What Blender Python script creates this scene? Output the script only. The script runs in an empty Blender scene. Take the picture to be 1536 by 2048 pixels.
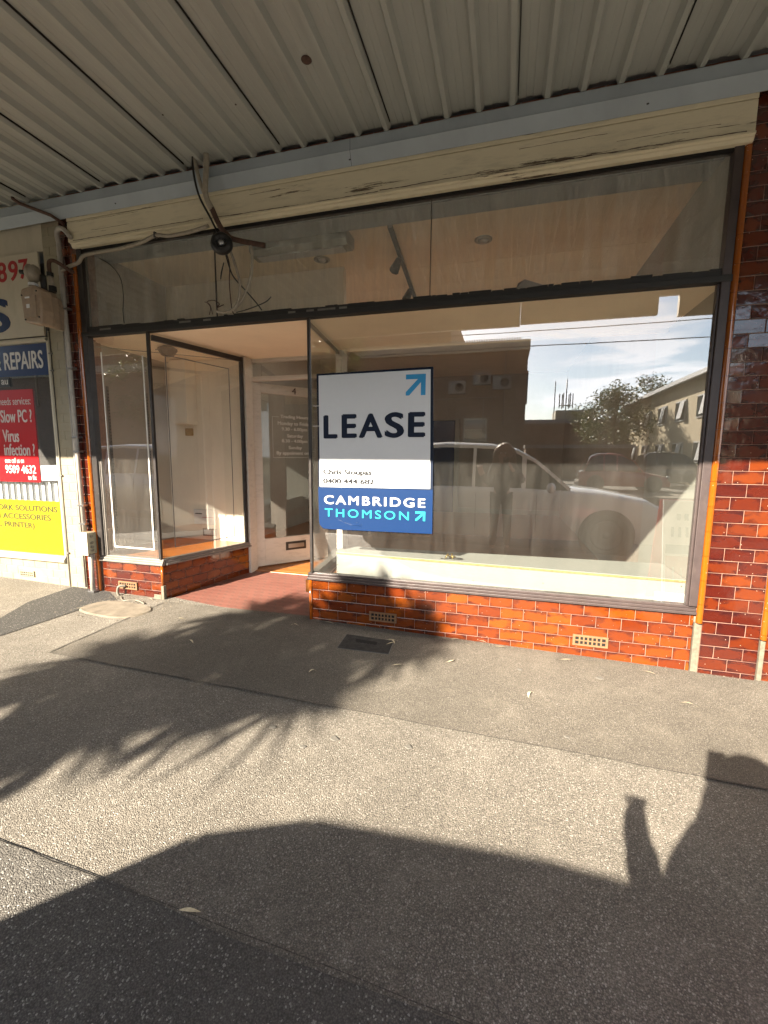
import bpy, math, random
from mathutils import Vector, Matrix
R = math.radians
C = bpy.data.collections.new("Scene"); bpy.context.scene.collection.children.link(C)
rnd = random.Random(7)
# ------------------------------------------------------------------ camera
cam_d = bpy.data.cameras.new("camera"); cam = bpy.data.objects.new("camera", cam_d); C.objects.link(cam)
yaw, pit, rol = 0.27225, 0.12656, 0.00824
F_PX = 861.46                                   # focal length in pixels of a 1536 wide frame
fwd = Vector((-math.sin(yaw)*math.cos(pit), math.cos(yaw)*math.cos(pit), -math.sin(pit)))
rt = Vector((math.cos(yaw), math.sin(yaw), 0)); up = rt.cross(fwd)
r2 = rt*math.cos(rol)+up*math.sin(rol); u2 = -rt*math.sin(rol)+up*math.cos(rol)
m = Matrix((r2, u2, -fwd)).transposed().to_4x4(); m.translation = Vector((0, -3.1, 1.4))
cam.matrix_world = m
cam_d.sensor_fit = 'HORIZONTAL'; cam_d.sensor_width = 36; cam_d.lens = F_PX/1536*36
cam_d.clip_start = 0.01; cam_d.clip_end = 2000
bpy.context.scene.camera = cam
# ------------------------------------------------------------------ light
SUN = Vector((0.448, 1.0, -0.612)).normalized()  # direction the light travels
W = bpy.data.worlds.new("World"); bpy.context.scene.world = W; W.use_nodes = True
wn = W.node_tree; wn.nodes.clear()
out = wn.nodes.new('ShaderNodeOutputWorld'); bg = wn.nodes.new('ShaderNodeBackground'); bg.inputs[1].default_value = 0.05
sky = wn.nodes.new('ShaderNodeTexSky'); sky.sky_type = 'NISHITA'; sky.sun_disc = False
sky.sun_elevation = math.asin(-SUN.z); sky.sun_rotation = math.atan2(-SUN.x, -SUN.y) % (2*math.pi)
sky.air_density = 1.0; sky.dust_density = 1.6; sky.ozone_density = 1.2
tc = wn.nodes.new('ShaderNodeTexCoord'); mp = wn.nodes.new('ShaderNodeMapping'); mp.inputs['Scale'].default_value = (1.6, 1.6, 9.0)
mp.inputs['Rotation'].default_value = (0.0, 0.12, 0.3)
nz = wn.nodes.new('ShaderNodeTexNoise'); nz.inputs['Scale'].default_value = 2.2; nz.inputs['Detail'].default_value = 9; nz.inputs['Roughness'].default_value = .58
nz.inputs['Distortion'].default_value = 0.6
cr = wn.nodes.new('ShaderNodeValToRGB'); cr.color_ramp.elements[0].position = .46; cr.color_ramp.elements[1].position = .58
mx = wn.nodes.new('ShaderNodeMixRGB'); wn.links.new(tc.outputs['Generated'], mp.inputs[0]); wn.links.new(mp.outputs[0], nz.inputs[0]); wn.links.new(nz.outputs[0], cr.inputs[0])
mlt = wn.nodes.new('ShaderNodeMath'); mlt.operation = 'MULTIPLY'; mlt.inputs[1].default_value = .8
wn.links.new(cr.outputs[0], mlt.inputs[0]); wn.links.new(mlt.outputs[0], mx.inputs[0]); wn.links.new(sky.outputs[0], mx.inputs[1])
def wm(op, a, b, clamp=False):
    q = wn.nodes.new('ShaderNodeMath'); q.operation = op; q.use_clamp = clamp
    for i_, v_ in enumerate((a, b)):
        if isinstance(v_, bpy.types.NodeSocket): wn.links.new(v_, q.inputs[i_])
        else: q.inputs[i_].default_value = v_
    return q.outputs[0]
sx = wn.nodes.new('ShaderNodeSeparateXYZ'); wn.links.new(tc.outputs['Generated'], sx.inputs[0])
lowband = wm('SUBTRACT', 1.0, wm('DIVIDE', sx.outputs[2], .52), True)          # 1 at the horizon, 0 above about 31 degrees
sunside = wm('MULTIPLY', wm('ADD', wm('MULTIPLY', sx.outputs[1], -1.0), .25), 1.1, True)
glow = wm('MULTIPLY', wm('MULTIPLY', lowband, sunside), 1.0)
cb_ = wm('ADD', wm('MULTIPLY', glow, 21.0), .9)
cc = wn.nodes.new('ShaderNodeCombineColor'); wn.links.new(cb_, cc.inputs[0]); wn.links.new(cb_, cc.inputs[1]); wn.links.new(wm('MULTIPLY', cb_, 1.03), cc.inputs[2])
wn.links.new(cc.outputs[0], mx.inputs[2])
# hazy blue between the clouds, brighter on the sun side
hz_ = wn.nodes.new('ShaderNodeCombineColor'); hb = wm('MULTIPLY', glow, 6.0)
wn.links.new(wm('MULTIPLY', hb, .72), hz_.inputs[0]); wn.links.new(wm('MULTIPLY', hb, .88), hz_.inputs[1]); wn.links.new(hb, hz_.inputs[2])
ad = wn.nodes.new('ShaderNodeMixRGB'); ad.blend_type = 'ADD'; ad.inputs[0].default_value = 1; wn.links.new(sky.outputs[0], ad.inputs[1]); wn.links.new(hz_.outputs[0], ad.inputs[2]); wn.links.new(ad.outputs[0], mx.inputs[1])
wn.links.new(mx.outputs[0], bg.inputs[0]); wn.links.new(bg.outputs[0], out.inputs[0])
sl = bpy.data.lights.new("sun", 'SUN'); sl.energy = 5.0; sl.angle = R(.53); sl.color = (1, .885, .73)
so = bpy.data.objects.new("sun", sl); C.objects.link(so); so.rotation_euler = SUN.to_track_quat('-Z', 'Y').to_euler(); so.location = (-6, -12, 9)
S = bpy.context.scene
S.view_settings.view_transform = 'Standard'; S.view_settings.look = 'None'; S.view_settings.exposure = 2.52; S.view_settings.gamma = 1
S.cycles.max_bounces = 10; S.cycles.diffuse_bounces = 7; S.cycles.glossy_bounces = 5; S.cycles.transparent_max_bounces = 16; S.cycles.transmission_bounces = 4
S.cycles.sample_clamp_indirect = 8

# ------------------------------------------------------------------ materials
def lin(c): return tuple(((v/12.92) if v <= .04045 else ((v+.055)/1.055)**2.4) for v in c)
class N:
    """small node helper"""
    def __init__(s, name):
        s.m = bpy.data.materials.new(name); s.m.use_nodes = True; s.t = s.m.node_tree; s.t.nodes.clear()
        s.out = s.t.nodes.new('ShaderNodeOutputMaterial')
    def n(s, ty, ins=None, **kw):
        x = s.t.nodes.new(ty)
        for k, v in kw.items(): setattr(x, k, v)
        for k, v in (ins or {}).items():
            if hasattr(v, 'is_output') or isinstance(v, bpy.types.NodeSocket): s.t.links.new(v, x.inputs[k])
            else: x.inputs[k].default_value = v
        return x
    def coord(s, kind='Object', scale=(1, 1, 1), rot=(0, 0, 0)):
        c = s.n('ShaderNodeTexCoord')
        return s.n('ShaderNodeMapping', {0: c.outputs[kind], 'Scale': scale, 'Rotation': rot}).outputs[0]
    def geo(s, scale=(1, 1, 1)):
        c = s.n('ShaderNodeNewGeometry')
        return s.n('ShaderNodeMapping', {0: c.outputs['Position'], 'Scale': scale}).outputs[0]
    def noise(s, vec, sc, det=4, ro=.55, dist=0): return s.n('ShaderNodeTexNoise', {'Vector': vec, 'Scale': sc, 'Detail': det, 'Roughness': ro, 'Distortion': dist}).outputs[0]
    def ramp(s, fac, stops, interp='LINEAR'):
        x = s.n('ShaderNodeValToRGB', {0: fac}); cr = x.color_ramp; cr.interpolation = interp
        while len(cr.elements) < len(stops): cr.elements.new(.5)
        for e, (p, c) in zip(cr.elements, stops): e.position = p; e.color = (*c, 1) if len(c) == 3 else c
        return x.outputs[0]
    def mix(s, f, a, b, mode='MIX'):
        x = s.n('ShaderNodeMixRGB', blend_type=mode)
        for i, v in enumerate((f, a, b)):
            if isinstance(v, bpy.types.NodeSocket): s.t.links.new(v, x.inputs[i])
            else: x.inputs[i].default_value = v if i == 0 else ((*v, 1) if len(v) == 3 else v)
        return x.outputs[0]
    def math(s, op, a, b=0):
        x = s.n('ShaderNodeMath', operation=op)
        for i, v in enumerate((a, b)):
            if isinstance(v, bpy.types.NodeSocket): s.t.links.new(v, x.inputs[i])
            else: x.inputs[i].default_value = v
        return x.outputs[0]
    def bump(s, h, st=.3, d=.01): return s.n('ShaderNodeBump', {'Height': h, 'Strength': st, 'Distance': d}).outputs[0]
    def bsdf(s, col, rough=.5, metal=0, normal=None, coat=0, spec=.5, **kw):
        ins = {'Roughness': rough, 'Metallic': metal, 'Coat Weight': coat, 'Specular IOR Level': spec}
        b = s.n('ShaderNodeBsdfPrincipled', ins)
        if isinstance(col, bpy.types.NodeSocket): s.t.links.new(col, b.inputs[0])
        else: b.inputs[0].default_value = (*col, 1)
        if normal is not None: s.t.links.new(normal, b.inputs['Normal'])
        for k, v in kw.items(): b.inputs[k.replace('_', ' ')].default_value = v
        s.t.links.new(b.outputs[0], s.out.inputs[0]); return s.m
def K(c, name=''): return c if name.startswith('interior') else tuple(v*.76 for v in c)
def paint(name, col, var=.12, sc=6, rough=.5, bumpst=.12, metal=0, coat=0, dirt=.25, dirtcol=(.1, .08, .05), spec=.5):
    col = K(col, name); k = N(name); g = k.geo()
    a = k.noise(g, sc, 6, .6); b = k.noise(g, sc*14, 4, .6)
    c = k.mix(k.ramp(a, [(.3, (0, 0, 0)), (.7, (1, 1, 1))]), tuple(v*(1-var) for v in col), tuple(min(1, v*(1+var)) for v in col))
    c = k.mix(k.math('MULTIPLY', k.ramp(k.noise(k.geo((1, 1, .35)), sc*2.2, 8, .7), [(.52, (0, 0, 0)), (.8, (1, 1, 1))]), dirt), c, dirtcol)
    return k.bsdf(c, k.math('ADD', k.math('MULTIPLY', b, .25), rough-.12), metal, k.bump(b, bumpst, .004), coat, spec)

def mat_asphalt(name, c0, c1, stone, scale, bump=.6, big=.18, sp=(.5, .47, .42), spr=.09):
    c0 = tuple(v*.70 for v in c0); c1 = tuple(v*.70 for v in c1); sp = tuple(v*.72 for v in sp); k = N(name); g = k.geo()
    v = k.n('ShaderNodeTexVoronoi', {'Vector': g, 'Scale': scale}); d = v.outputs['Distance']; col = v.outputs['Color']
    v2 = k.n('ShaderNodeTexVoronoi', {'Vector': g, 'Scale': scale*2.3}).outputs['Distance']
    sep = k.n('ShaderNodeSeparateColor', {0: col})
    base = k.mix(sep.outputs[0], c0, c1)
    base = k.mix(k.ramp(d, [(.35, (0, 0, 0)), (.7, (.75, .75, .75))]), base, tuple(x*.45 for x in c0))
    light = k.ramp(sep.outputs[1], [(1-spr-.02, (0, 0, 0)), (1-spr, (1, 1, 1))])
    base = k.mix(k.math('MULTIPLY', light, .8), base, sp)
    n1 = k.noise(g, .9, 8, .65, .4); n2 = k.noise(g, 4.5, 8, .7)
    base = k.mix(k.math('MULTIPLY', k.ramp(n1, [(.38, (1, 1, 1)), (.62, (0, 0, 0))]), big*1.6), base, tuple(x*.55 for x in c0))
    base = k.mix(k.math('MULTIPLY', k.ramp(n2, [(.5, (0, 0, 0)), (.72, (1, 1, 1))]), big), base, tuple(min(1, x*1.25) for x in c1))
    # small tar or gum spots
    vs = k.n('ShaderNodeTexVoronoi', {'Vector': g, 'Scale': 2.1, 'Randomness': 1.0}).outputs['Distance']
    base = k.mix(k.ramp(vs, [(.020, (1, 1, 1)), (.035, (0, 0, 0))]), base, tuple(x*.35 for x in c0))
    h = k.math('ADD', k.math('MULTIPLY', d, -1.0), k.math('MULTIPLY', v2, -.35))
    h = k.math('ADD', h, k.math('MULTIPLY', k.noise(g, 30, 3), .5))
    return k.bsdf(base, .78, 0, k.bump(h, bump, stone), 0, .35)

M = {}
M['foot_outer'] = mat_asphalt('footpath outer asphalt', (.215, .193, .158), (.45, .405, .335), .0045, 235, 1.0, .2, (.66, .62, .54), .05)
M['foot_inner'] = mat_asphalt('footpath inner asphalt', (.155, .138, .11), (.36, .32, .26), .0038, 290, .9, .22, spr=.03)
M['coarse'] = mat_asphalt('coarse kerb asphalt', (.14, .13, .115), (.25, .233, .20), .0045, 220, .9, .18, (.58, .56, .5), .04)
M['patch'] = mat_asphalt('new dark asphalt', (.055, .053, .05), (.13, .125, .115), .004, 240, .7, .1, spr=.02)
M['joint'] = mat_asphalt('worn joint asphalt', (.11, .10, .085), (.20, .18, .15), .004, 240, .7, .1, spr=.02)
M['road'] = mat_asphalt('road asphalt', (.05, .05, .05), (.12, .12, .115), .006, 70, .5, .2)
M['earth'] = paint('far ground', (.16, .16, .10), .3, .4, .9)
M['concrete'] = paint('concrete', (.20, .168, .125), .35, 9, .9, .9, dirt=.75)
M['kerb'] = paint('kerb bluestone', (.16, .16, .16), .2, 5, .8, .4)
M['iron'] = paint('cast iron', (.05, .048, .045), .35, 30, .85, .9, spec=.25)

def mat_tile(name, dark, stops):
    stops = [(p, K(c)) for p, c in stops]; k = N(name); g = k.n('ShaderNodeNewGeometry'); r = g.outputs['Random Per Island']
    uv = k.n('ShaderNodeTexCoord').outputs['UV']
    base = k.ramp(r, stops, 'LINEAR')
    off = k.n('ShaderNodeCombineXYZ', {0: k.math('MULTIPLY', r, 91.7), 1: k.math('MULTIPLY', r, 37.1), 2: 0})
    p = k.n('ShaderNodeVectorMath', {0: uv, 1: off.outputs[0]}, operation='ADD').outputs[0]
    n1 = k.noise(p, 1.6, 4, .6, .3)
    s = k.n('ShaderNodeSeparateXYZ', {0: uv})
    ex = k.math('ABSOLUTE', k.math('SUBTRACT', s.outputs[0], .5)); ey = k.math('ABSOLUTE', k.math('SUBTRACT', s.outputs[1], .42))
    e = k.math('MAXIMUM', k.math('MULTIPLY', k.math('ADD', ex, ey), .56), k.math('MULTIPLY', ey, .9))
    e = k.math('ADD', e, k.math('MULTIPLY', k.math('SUBTRACT', n1, .5), 1.25))
    c = k.mix(k.ramp(e, [(.29, (0, 0, 0)), (.60, (.94, .94, .94))]), base, dark)
    n2 = k.noise(k.geo(), 26, 5, .6)
    c = k.mix(k.math('MULTIPLY', n2, .35), c, tuple(x*1.6 for x in dark))
    # glaze chips
    ch = k.n('ShaderNodeTexVoronoi', {'Vector': k.geo(), 'Scale': 34}); 
    c = k.mix(k.ramp(ch.outputs['Distance'], [(.05, (1, 1, 1)), (.075, (0, 0, 0))]), c, (.55, .4, .3))
    h = k.noise(k.geo(), 9, 2, .5)
    return k.bsdf(c, .10, 0, k.bump(k.math('ADD', h, k.math('MULTIPLY', k.noise(k.geo(), 45, 2, .5), .18)), .35, .008), .6, .5)
M['tile_o'] = mat_tile('amber glazed tile', (.040, .008, .005), [(0, (.15, .024, .004)), (.3, (.19, .035, .004)), (.6, (.23, .047, .004)), (.85, (.27, .064, .004)), (1, (.13, .019, .005))])
M['tile_m'] = mat_tile('maroon glazed tile', (.022, .005, .005), [(0, (.065, .009, .005)), (.45, (.095, .014, .005)), (.75, (.14, .024, .005)), (1, (.22, .044, .005))])
M['tile_edge'] = mat_tile('amber edge tile', (.22, .05, .004), [(0, (.27, .07, .004)), (1, (.31, .085, .005))])
M['grout'] = paint('grout', (.34, .205, .15), .2, 20, .9, .3, dirt=.3)
M['render_bad'] = paint('worn render edge', (.21, .185, .135), .3, 40, .9, 1.0, dirt=.9, dirtcol=(.16, .12, .08))
def mat_peel(name, col, under, amt=.6, sc=9, stretch=(.35, 1, 1.6)):
    col = K(col); under = K(under); k = N(name); g = k.geo(stretch); a = k.noise(g, sc, 10, .72, .3); b = k.noise(k.geo(), 60, 4, .6)
    c = k.mix(k.noise(k.geo(), 3, 5), tuple(v*.86 for v in col), col)
    c = k.mix(k.ramp(a, [(amt, (0, 0, 0)), (amt+.012, (1, 1, 1))]), c, under)
    st = k.noise(k.geo((.5, 1, 3)), 11, 8, .7)
    c = k.mix(k.math('MULTIPLY', k.ramp(st, [(.5, (0, 0, 0)), (.8, (1, 1, 1))]), .45), c, tuple(v*.35 for v in col))
    h = k.math('ADD', k.math('MULTIPLY', k.ramp(a, [(amt, (1, 1, 1)), (amt+.012, (0, 0, 0))]), 1), k.math('MULTIPLY', b, .3))
    return k.bsdf(c, .62, 0, k.bump(h, .5, .003))
M['cream_peel'] = mat_peel('peeling cream timber paint', (.88, .79, .56), (.13, .09, .05), .60, 7, (.12, 1, 2.4))
M['white_peel'] = mat_peel('peeling white timber paint', (.84, .78, .68), (.35, .25, .15), .70, 12, (1, 1, .3))
M['black_bar'] = mat_peel('flaking black transom paint', (.022, .02, .017), (.14, .12, .10), .68, 10)
M['mauve'] = paint('weathered mauve frame', (.062, .045, .043), .2, 12, .45, .3)
M['alu'] = paint('dull grey frame', (.26, .24, .215), .15, 14, .4, .2, .3)
M['dark_frame'] = paint('dark bronze frame', (.035, .03, .028), .3, 15, .35, .2)
M['blue_steel'] = paint('blue grey painted steel', (.40, .455, .485), .1, 2.5, .42, .12, dirt=.12)
def mat_deck():
    k = N('painted corrugated deck'); g = k.geo((3, .5, 1)); a = k.noise(g, 2.0, 7, .65); b = k.noise(k.geo(), 90, 3)
    c = k.mix(k.ramp(a, [(.3, (0, 0, 0)), (.75, (1, 1, 1))]), (.265, .275, .252), (.33, .34, .31))
    c = k.mix(k.ramp(k.noise(k.geo((1, 1, 1)), 30, 6, .75), [(.66, (0, 0, 0)), (.76, (.6, .6, .6))]), c, (.2, .17, .13))
    return k.bsdf(c, .48, 0, k.bump(b, .08, .002))
M['deck'] = mat_deck()
M['ceil'] = paint('interior ceiling paint', (.93, .80, .60), .05, 2, .7, .08, dirt=.08)
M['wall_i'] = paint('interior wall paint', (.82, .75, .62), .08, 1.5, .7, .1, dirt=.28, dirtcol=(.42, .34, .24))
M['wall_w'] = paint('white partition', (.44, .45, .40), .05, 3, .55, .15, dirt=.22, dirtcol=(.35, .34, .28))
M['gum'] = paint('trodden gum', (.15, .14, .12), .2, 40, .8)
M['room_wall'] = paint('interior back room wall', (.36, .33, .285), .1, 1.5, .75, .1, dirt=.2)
M['board_w'] = paint('white laminate', (.36, .375, .345), .03, 3, .4, .1, dirt=.12, dirtcol=(.45, .43, .36))
M['chip'] = paint('chipboard edge', (.50, .31, .11), .4, 60, .8, .6)
def mat_wood(name, c0, c1, dirn=(1, 14, 1), rough=.35):
    k = N(name); g = k.geo(dirn); a = k.noise(g, 3, 8, .65, .6)
    br = k.n('ShaderNodeTexBrick', {'Vector': k.geo(), 'Color1': (.9, .9, .9, 1), 'Color2': (1, 1, 1, 1), 'Mortar': (.25, .25, .25, 1), 'Scale': 1.0, 'Mortar Size': .0015, 'Brick Width': 1.6, 'Row Height': .085}).outputs[0]
    c = k.mix(k.ramp(a, [(.3, (0, 0, 0)), (.7, (1, 1, 1))]), c0, c1); c = k.mix(1, c, br, 'MULTIPLY')
    return k.bsdf(c, rough, 0, k.bump(a, .1, .002))
M['timber'] = mat_wood('orange timber floor', (.25, .08, .016), (.36, .135, .028))
M['timber_room'] = mat_wood('room timber floor', (.19, .09, .045), (.28, .14, .07))
def mat_porch():
    k = N('porch tessellated tile')
    ch = k.n('ShaderNodeTexBrick', {'Vector': k.geo((1, 1, 1)), 'Color1': (.13, .04, .03, 1), 'Color2': (.165, .052, .038, 1), 'Mortar': (.2, .10, .075, 1), 'Scale': 1, 'Mortar Size': .0022, 'Brick Width': .075, 'Row Height': .075, 'Mortar Smooth': .2}, offset=.5).outputs[0]
    p = k.n('ShaderNodeSeparateXYZ', {0: k.geo()})
    row = k.math('FLOOR', k.math('DIVIDE', p.outputs[1], .075))
    odd = k.math('MODULO', k.math('ABSOLUTE', row), 2)
    u = k.math('FRACT', k.math('ADD', k.math('DIVIDE', p.outputs[0], .075), k.math('MULTIPLY', odd, .5)))
    v = k.math('FRACT', k.math('DIVIDE', p.outputs[1], .075))
    du = k.math('ABSOLUTE', k.math('SUBTRACT', u, .5)); dv = k.math('ABSOLUTE', k.math('SUBTRACT', v, .5))
    dm = k.math('MAXIMUM', k.math('MULTIPLY', du, 1.0), k.math('MULTIPLY', dv, 1.9))
    f = k.ramp(dm, [(.17, (1, 1, 1)), (.19, (0, 0, 0))])
    c = k.mix(f, ch, (.06, .03, .025))
    c = k.mix(k.math('MULTIPLY', k.noise(k.geo(), 3, 8, .7), .5), c, (.22, .13, .10))
    return k.bsdf(c, .5, 0, k.bump(k.noise(k.geo(), 40), .15, .003))
M['porch'] = mat_porch()
def mat_glass(name, tint=(.98, .985, .975), k_ref=1.9, dust=.035, rough=0.0, dirt_scale=3.0, base=.0):
    k = N(name)
    fr = k.n('ShaderNodeFresnel', {'IOR': 1.5}).outputs[0]
    bf = k.n('ShaderNodeNewGeometry').outputs['Backfacing']
    front = k.math('SUBTRACT', 1, bf)
    fac = k.math('MINIMUM', k.math('ADD', k.math('MULTIPLY', fr, k_ref), base), .98); fac = k.math('MULTIPLY', fac, front)
    g = k.geo((1, 1, 1))
    wob = k.bump(k.noise(k.geo(), 1.3, 1, .4), .035, .02)
    tr = k.n('ShaderNodeBsdfTransparent', {0: (*tint, 1)}); gl = k.n('ShaderNodeBsdfGlossy', {0: (1, 1, 1, 1), 'Roughness': rough, 'Normal': wob})
    mx = k.n('ShaderNodeMixShader', {0: fac, 1: tr.outputs[0], 2: gl.outputs[0]})
    df = k.n('ShaderNodeBsdfDiffuse', {0: (.80, .77, .68, 1)})
    st = k.noise(k.geo((2.5, 1, .45)) if dirt_scale < 4 else k.n('ShaderNodeMapping', {0: k.geo(), 'Rotation': (0, .55, 0), 'Scale': (3.2, 1, .35)}).outputs[0], dirt_scale, 8, .7, .8); sp = k.n('ShaderNodeTexVoronoi', {'Vector': k.geo(), 'Scale': 60}).outputs['Distance']
    dd = k.math('MULTIPLY', k.math('ADD', k.ramp(st, [(.36, (.3, .3, .3)), (.68, (1.0, 1.0, 1.0))]), k.ramp(sp, [(.05, (5, 5, 5)), (.09, (0, 0, 0))])), dust)
    dd = k.math('MULTIPLY', dd, front)
    m2 = k.n('ShaderNodeMixShader', {0: dd, 1: mx.outputs[0], 2: df.outputs[0]})
    k.t.links.new(m2.outputs[0], k.out.inputs[0]); return k.m
M['glass'] = mat_glass('shop window glass', base=.15, dust=.030)
M['glass_up'] = mat_glass('transom glass', k_ref=1.0, dust=.24, dirt_scale=5, base=.03)  # smeared dust, made heavier as a haze that brightens the upper panes
M['glass_door'] = mat_glass('door glass', base=.04, dust=.01)
M['glass_car'] = None
def flat(name, col, rough=.45, metal=0, spec=.5, coat=0): 
    col = K(col); k = N(name); b = k.noise(k.geo(), 40, 3)
    return k.bsdf(k.mix(k.math('MULTIPLY', b, .25), col, tuple(c*.8 for c in col)), rough, metal, k.bump(b, .03, .002), coat, spec)
M['sign_white'] = flat('sign white', (.74, .76, .78), .35)
M['sign_navy'] = flat('sign navy', (.006, .014, .036), .6, 0, .2)
M['sign_blue'] = flat('sign blue', (.004, .028, .105), .3)
M['sign_cyan'] = flat('sign cyan', (.01, .36, .42), .4)
M['sign_mid'] = flat('sign arrow blue', (.008, .30, .62), .4)
M['sign_grey'] = flat('sign grey text', (.012, .014, .018), .6, 0, .2)
M['nb_navy'] = flat('neighbour navy', (.010, .035, .12), .25)
M['nb_red'] = flat('neighbour red', (.50, .010, .014), .3)
M['nb_redtxt'] = flat('big sign red', (.42, .012, .016), .5)
M['nb_yellow'] = flat('neighbour yellow', (.33, .27, .0), .4)
M['nb_white'] = flat('neighbour white text', (.68, .66, .62), .4)
M['nb_olive'] = flat('yellow sign text', (.035, .035, .01), .5)
M['white_tape'] = flat('white tape', (.82, .80, .74), .5)
M['unlit_dark'] = paint('unlit interior tone', (.05, .047, .045), .2, 4, .8, .2)  # darkness of the unlit neighbour interior put into its surface colour
M['black'] = flat('black plastic', (.012, .012, .012), .45)
M['pvc'] = paint('grey conduit', (.42, .39, .34), .15, 20, .5, .2)
M['cable_w'] = paint('old white cable', (.36, .32, .25), .2, 30, .5, .2)
M['rust'] = paint('rusty pipe', (.09, .045, .03), .4, 40, .8, .6)
M['meter'] = paint('beige meter casting', (.34, .25, .17), .15, 20, .55, .35)
M['meter2'] = paint('grey regulator casting', (.30, .26, .20), .2, 20, .5, .3)
M['cream_tile'] = paint('painted cream tile', (.32, .285, .195), .12, 8, .45, .3, dirt=.5, dirtcol=(.3, .24, .15))
M['cream_gap'] = paint('painted cream joint', (.36, .30, .20), .2, 8, .8, .3)
M['cream_flat'] = paint('cream board', (.56, .51, .39), .06, 3, .5, .1)
M['vent'] = paint('terracotta vent', (.24, .13, .06), .2, 30, .8, .5)
M['hole'] = flat('dark void', (.006, .005, .004), .9)
M['leaf_dry'] = paint('dry leaf', (.78, .70, .48), .3, 50, .7, .2)
M['brass'] = flat('brass', (.5, .36, .12), .35, .9)
M['steel'] = flat('steel', (.5, .5, .5), .3, .9)
def mat_leaf(name, a, b):
    k = N(name); r = k.n('ShaderNodeNewGeometry').outputs['Random Per Island']
    c = k.mix(r, a, b); bs = k.n('ShaderNodeBsdfPrincipled', {'Base Color': c, 'Roughness': .5})
    tl = k.n('ShaderNodeBsdfTranslucent', {0: c}); mxs = k.n('ShaderNodeMixShader', {0: .3, 1: bs.outputs[0], 2: tl.outputs[0]})
    k.t.links.new(mxs.outputs[0], k.out.inputs[0]); return k.m
k_ = N('opal acrylic'); k_.t.links.new(k_.n('ShaderNodeBsdfTranslucent', {0: (.8, .8, .78, 1)}).outputs[0], k_.out.inputs[0]); M['opal'] = k_.m  # translucent sheet of the added skylight
M['leaf'] = mat_leaf('tree foliage', (.03, .05, .012), (.10, .12, .03))
M['leaf_y'] = mat_leaf('yellowing foliage', (.10, .10, .015), (.30, .24, .05))
M['leaf_p'] = mat_leaf('cordyline foliage', (.05, .08, .02), (.13, .15, .04))
M['bark'] = paint('bark', (.14, .10, .07), .3, 12, .9, 1)
def mat_brick(name, a, b, mo, wdt=.24, hgt=.086):
    k = N(name)
    co = k.n('ShaderNodeSeparateXYZ', {0: k.geo()})
    v = k.n('ShaderNodeCombineXYZ', {0: k.math('ADD', co.outputs[0], co.outputs[1]), 1: co.outputs[2], 2: 0}).outputs[0]
    c = k.n('ShaderNodeTexBrick', {'Vector': v, 'Color1': (*a, 1), 'Color2': (*b, 1), 'Mortar': (*mo, 1), 'Scale': 1, 'Mortar Size': .006, 'Brick Width': wdt, 'Row Height': hgt}).outputs[0]
    c = k.mix(k.math('MULTIPLY', k.noise(k.geo(), .8, 6), .5), c, tuple(x*.6 for x in a))
    return k.bsdf(c, .85)
M['brick_b'] = mat_brick('brown brick', (.16, .085, .05), (.22, .12, .07), (.2, .17, .13))
M['brick_c'] = mat_brick('cream brick', (.46, .38, .25), (.54, .46, .31), (.45, .41, .33))
M['brick_r'] = mat_brick('red brick', (.30, .12, .07), (.36, .16, .1), (.35, .3, .25))
M['carwhite'] = flat('white car paint', (.98, .99, 1.0), .25, 0, .5, .8)
M['carsilver'] = flat('silver car paint', (.42, .43, .45), .28, .5, .5, .8)
M['carred'] = flat('red car paint', (.42, .02, .02), .25, 0, .5, .8)
M['cardark'] = flat('dark car paint', (.03, .035, .045), .25, 0, .5, .8)
M['tyre'] = flat('tyre rubber', (.02, .02, .02), .8)
M['chrome'] = flat('alloy', (.12, .12, .12), .5, 1)
M['glass_car'] = flat('car glass', (.012, .014, .014), .05)
M['redlens'] = flat('red lamp lens', (.4, .01, .01), .15, 0, .5, 1)
M['clearlens'] = flat('headlamp lens', (.6, .62, .62), .08, .3, .5, 1)
M['roofmetal'] = paint('grey metal roof', (.33, .33, .33), .1, 3, .5)
M['winglass'] = flat('distant window glass', (.05, .06, .07), .06, 0, .9)
M['skin'] = flat('skin', (.52, .30, .21), .5)
M['coat'] = paint('dark jacket cloth', (.03, .03, .035), .3, 60, .85, .5)
M['jeans'] = paint('dark trousers', (.03, .035, .05), .3, 60, .9, .5)
def mat_hair():
    k = N('brown hair'); n = k.noise(k.geo((60, 60, 6)), 3, 6, .7)
    return k.bsdf(k.mix(n, (.05, .025, .012), (.30, .17, .07)), .4, 0, k.bump(n, .8, .01))
M['hair'] = mat_hair()

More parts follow.
